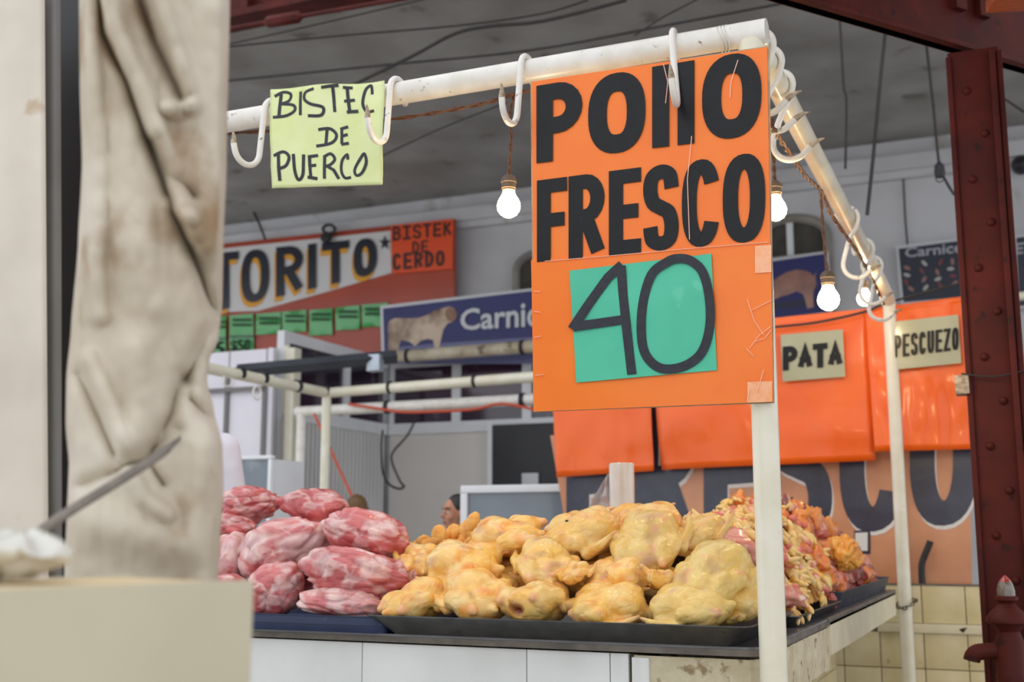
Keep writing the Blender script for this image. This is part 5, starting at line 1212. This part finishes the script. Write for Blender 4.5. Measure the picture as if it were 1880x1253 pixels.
# ================================================================ people
M_skin = mat('skin', S(196,140,112), S(184,126,98), 18, 0.5, sss=0.1)
M_hair = mat('black_hair', S(28,24,24), S(40,34,32), 60, 0.4, stretch=(1,1,6))
def addmesh(name, vs, fs, m, parent, mtx, label=None):
    mb = MB(); mb.v = [mtx@v for v in vs]; mb.f = fs; return part(name, mb, m, parent, label, 180)
def person(label, base, face, h, coat_m, hair=True, lean=0.0, face_detail=True):
    """standing figure: local x forward, y left, z up, metres for a height of 1.70"""
    k = h/1.70; yaw_ = math.atan2(face.y, face.x)
    mtx = Matrix.Translation(base)@Matrix.Rotation(yaw_,4,'Z')@Matrix.Scale(k,4)
    t = thing('person', label, 'person', base)
    b = MB(); z0 = 1.58
    b.ell((0.0,0,z0+0.02),0.092,0.074,0.100,n=24); b.ell((0.030,0,z0-0.055),0.062,0.056,0.072,n=20); b.ell((0.062,0,z0-0.104),0.022,0.026,0.018,n=12)
    b.cap((0.092,0,z0+0.016),0.010,(0.114,0,z0-0.028),0.0135,10); b.ell((0.098,0,z0-0.034),0.014,0.021,0.010,n=10)
    b.ell((0.086,0,z0-0.066),0.014,0.028,0.008,n=10); b.ell((0.084,0,z0-0.078),0.013,0.024,0.008,n=10); b.ell((0.080,0,z0+0.036),0.018,0.060,0.012,n=14)
    for s_ in (1,-1):
        b.ell((0.066,s_*0.040,z0-0.036),0.026,0.026,0.028,n=12); b.ell((-0.006,s_*0.076,z0-0.012),0.020,0.009,0.032,n=12)
    b.cap((-0.012,0,z0-0.09),0.056,(-0.022,0,1.36),0.062)
    b.cap((0,0,1.30),0.10,(0,0,0.95),0.12); b.ell((0,0,1.28),0.10,0.17,0.12,n=20); b.ell((0,0,0.92),0.115,0.16,0.12,n=20)
    for s_ in (1,-1):
        b.cap((0,s_*0.18,1.36),0.055,(-0.02,s_*0.24,1.08),0.043); b.cap((-0.02,s_*0.24,1.08),0.042,(0.10,s_*0.22,0.86),0.030)
        b.cap((0.10,s_*0.22,0.86),0.026,(0.15,s_*0.215,0.80),0.030)
        for f in range(4): b.cap((0.155,s_*(0.190+0.016*f),0.79),0.010,(0.185-0.003*abs(f-1.5),s_*(0.190+0.016*f),0.725+0.006*abs(f-1.5)),0.008,8)
        b.cap((0.145,s_*0.185,0.80),0.011,(0.175,s_*0.165,0.765),0.009,8)
        b.cap((0,s_*0.085,0.90),0.085,(0.01,s_*0.09,0.48),0.058); b.cap((0.01,s_*0.09,0.48),0.055,(-0.01,s_*0.09,0.09),0.038); b.cap((-0.02,s_*0.09,0.045),0.042,(0.13,s_*0.10,0.032),0.032)
    vs,fs = remesh(b, 0.009, 3, 0.45); addmesh('body', vs, fs, M_skin, t, mtx)
    # clothing over the body
    g = MB(); g.cap((0,0,1.31),0.115,(0,0,0.96),0.135); g.ell((0,0,1.30),0.118,0.195,0.125,n=20); g.ell((0,0,0.86),0.135,0.18,0.16,n=20)
    for s_ in (1,-1):
        g.cap((0,s_*0.185,1.36),0.072,(-0.02,s_*0.245,1.08),0.060); g.cap((-0.02,s_*0.245,1.08),0.060,(0.07,s_*0.225,0.92),0.046)
    vs,fs = remesh(g, 0.012, 3, 0.4); vs = [v+v.normalized()*0.006*noise.noise(Vector((v.x*9,v.y*9,v.z*5))) for v in vs]
    addmesh('coat', vs, fs, coat_m, t, mtx)
    g = MB()
    for s_ in (1,-1): g.cap((0,s_*0.088,0.88),0.098,(0.012,s_*0.092,0.48),0.072); g.cap((0.012,s_*0.092,0.48),0.072,(-0.005,s_*0.092,0.08),0.060)
    vs,fs = remesh(g, 0.014, 3, 0.4); addmesh('trousers', vs, fs, mat('dark_trousers', S(44,46,58), S(36,38,48), 10, 0.8), t, mtx)
    hb = MB(); hb.ell((-0.020,0,z0+0.038),0.098,0.083,0.098,n=28); hb.ell((-0.06,0,z0-0.02),0.058,0.070,0.085,n=20); hb.ell((-0.118,0,z0+0.01),0.036,0.036,0.042,n=14)
    # hairline: keep the face free
    vs,fs = remesh(hb, 0.008, 2, 0.4)
    vs = [Vector((min(v.x, 0.062+0.25*max(0,v.z-(z0+0.06)) if v.z < z0+0.12 else v.x), v.y, v.z)) for v in vs]
    addmesh('hair', vs, fs, M_hair, t, mtx)
    for s_ in (1,-1):
        e = MB(); e.ell((0.082,s_*0.031,z0-0.004),0.013,0.0145,0.0085,n=12); addmesh('eye', e.v, e.f, mat('eye_white', S(214,206,200), None, rough=0.2), t, mtx)
        e = MB(); e.ell((0.0925,s_*0.032,z0-0.004),0.005,0.0075,0.0075,n=10); addmesh('iris', e.v, e.f, M_black, t, mtx)
        e = MB(); e.tube(spline([(0.094,s_*0.014,z0+0.022),(0.094,s_*0.034,z0+0.030),(0.078,s_*0.056,z0+0.022)],5),0.0045,8); addmesh('eyebrow', e.v, e.f, M_hair, t, mtx)
    e = MB(); e.ell((0.094,0,z0-0.066),0.010,0.024,0.005,n=12); e.ell((0.092,0,z0-0.077),0.010,0.021,0.006,n=12); addmesh('lips', e.v, e.f, mat('lips', S(160,92,84), None, rough=0.4), t, mtx)
    return t
# woman walking past behind the glass case
c = P(838,940,D=7.4); hgt = c.z/1.585*1.70
person('woman with dark tied back hair beside the glass display case', Vector((c.x,c.y,0)), (-RGT*0.86-HEAD*0.42), hgt, mat('dark_blouse', S(52,50,62), S(44,42,54), 8, 0.8))
# vendor in a white coat, mostly behind the curtain
c = P(402,806,D=5.1); hh = 1.76
pz = c.z-1.40*hh/1.70
base = Vector((c.x,c.y,pz))-RGT*0.17*hh/1.70
single('standing_platform', MB().box(base+Vector((-0.5,-0.4,-pz)), base+Vector((0.5,0.4,-0.002)),0.01), M_boxtop, 'low wooden platform under the person in the white coat', 'platform')
person('person in a white coat mostly hidden by the canvas curtain', base, (HEAD*0.9-RGT*0.3), hh, mat('white_coat', S(238,236,244), S(226,222,234), 6, 0.8, bump=0.3, bscale=14, bdist=0.02))
c = P(657,935,D=8.2); hgt = c.z/1.60*1.70
M_hair_brown = mat('brown_hair', S(120,88,52), S(96,68,40), 60, 0.5, stretch=(1,1,6))
pp_ = person('person behind the pork of whom only the brown hair shows', Vector((c.x,c.y,0)), (HEAD*0.9+RGT*0.3), hgt, mat('grey_shirt', S(120,116,112), S(104,100,98), 8, 0.8))
for ch in pp_.children:
    if ch.name.startswith('hair'): ch.data.materials[0] = M_hair_brown
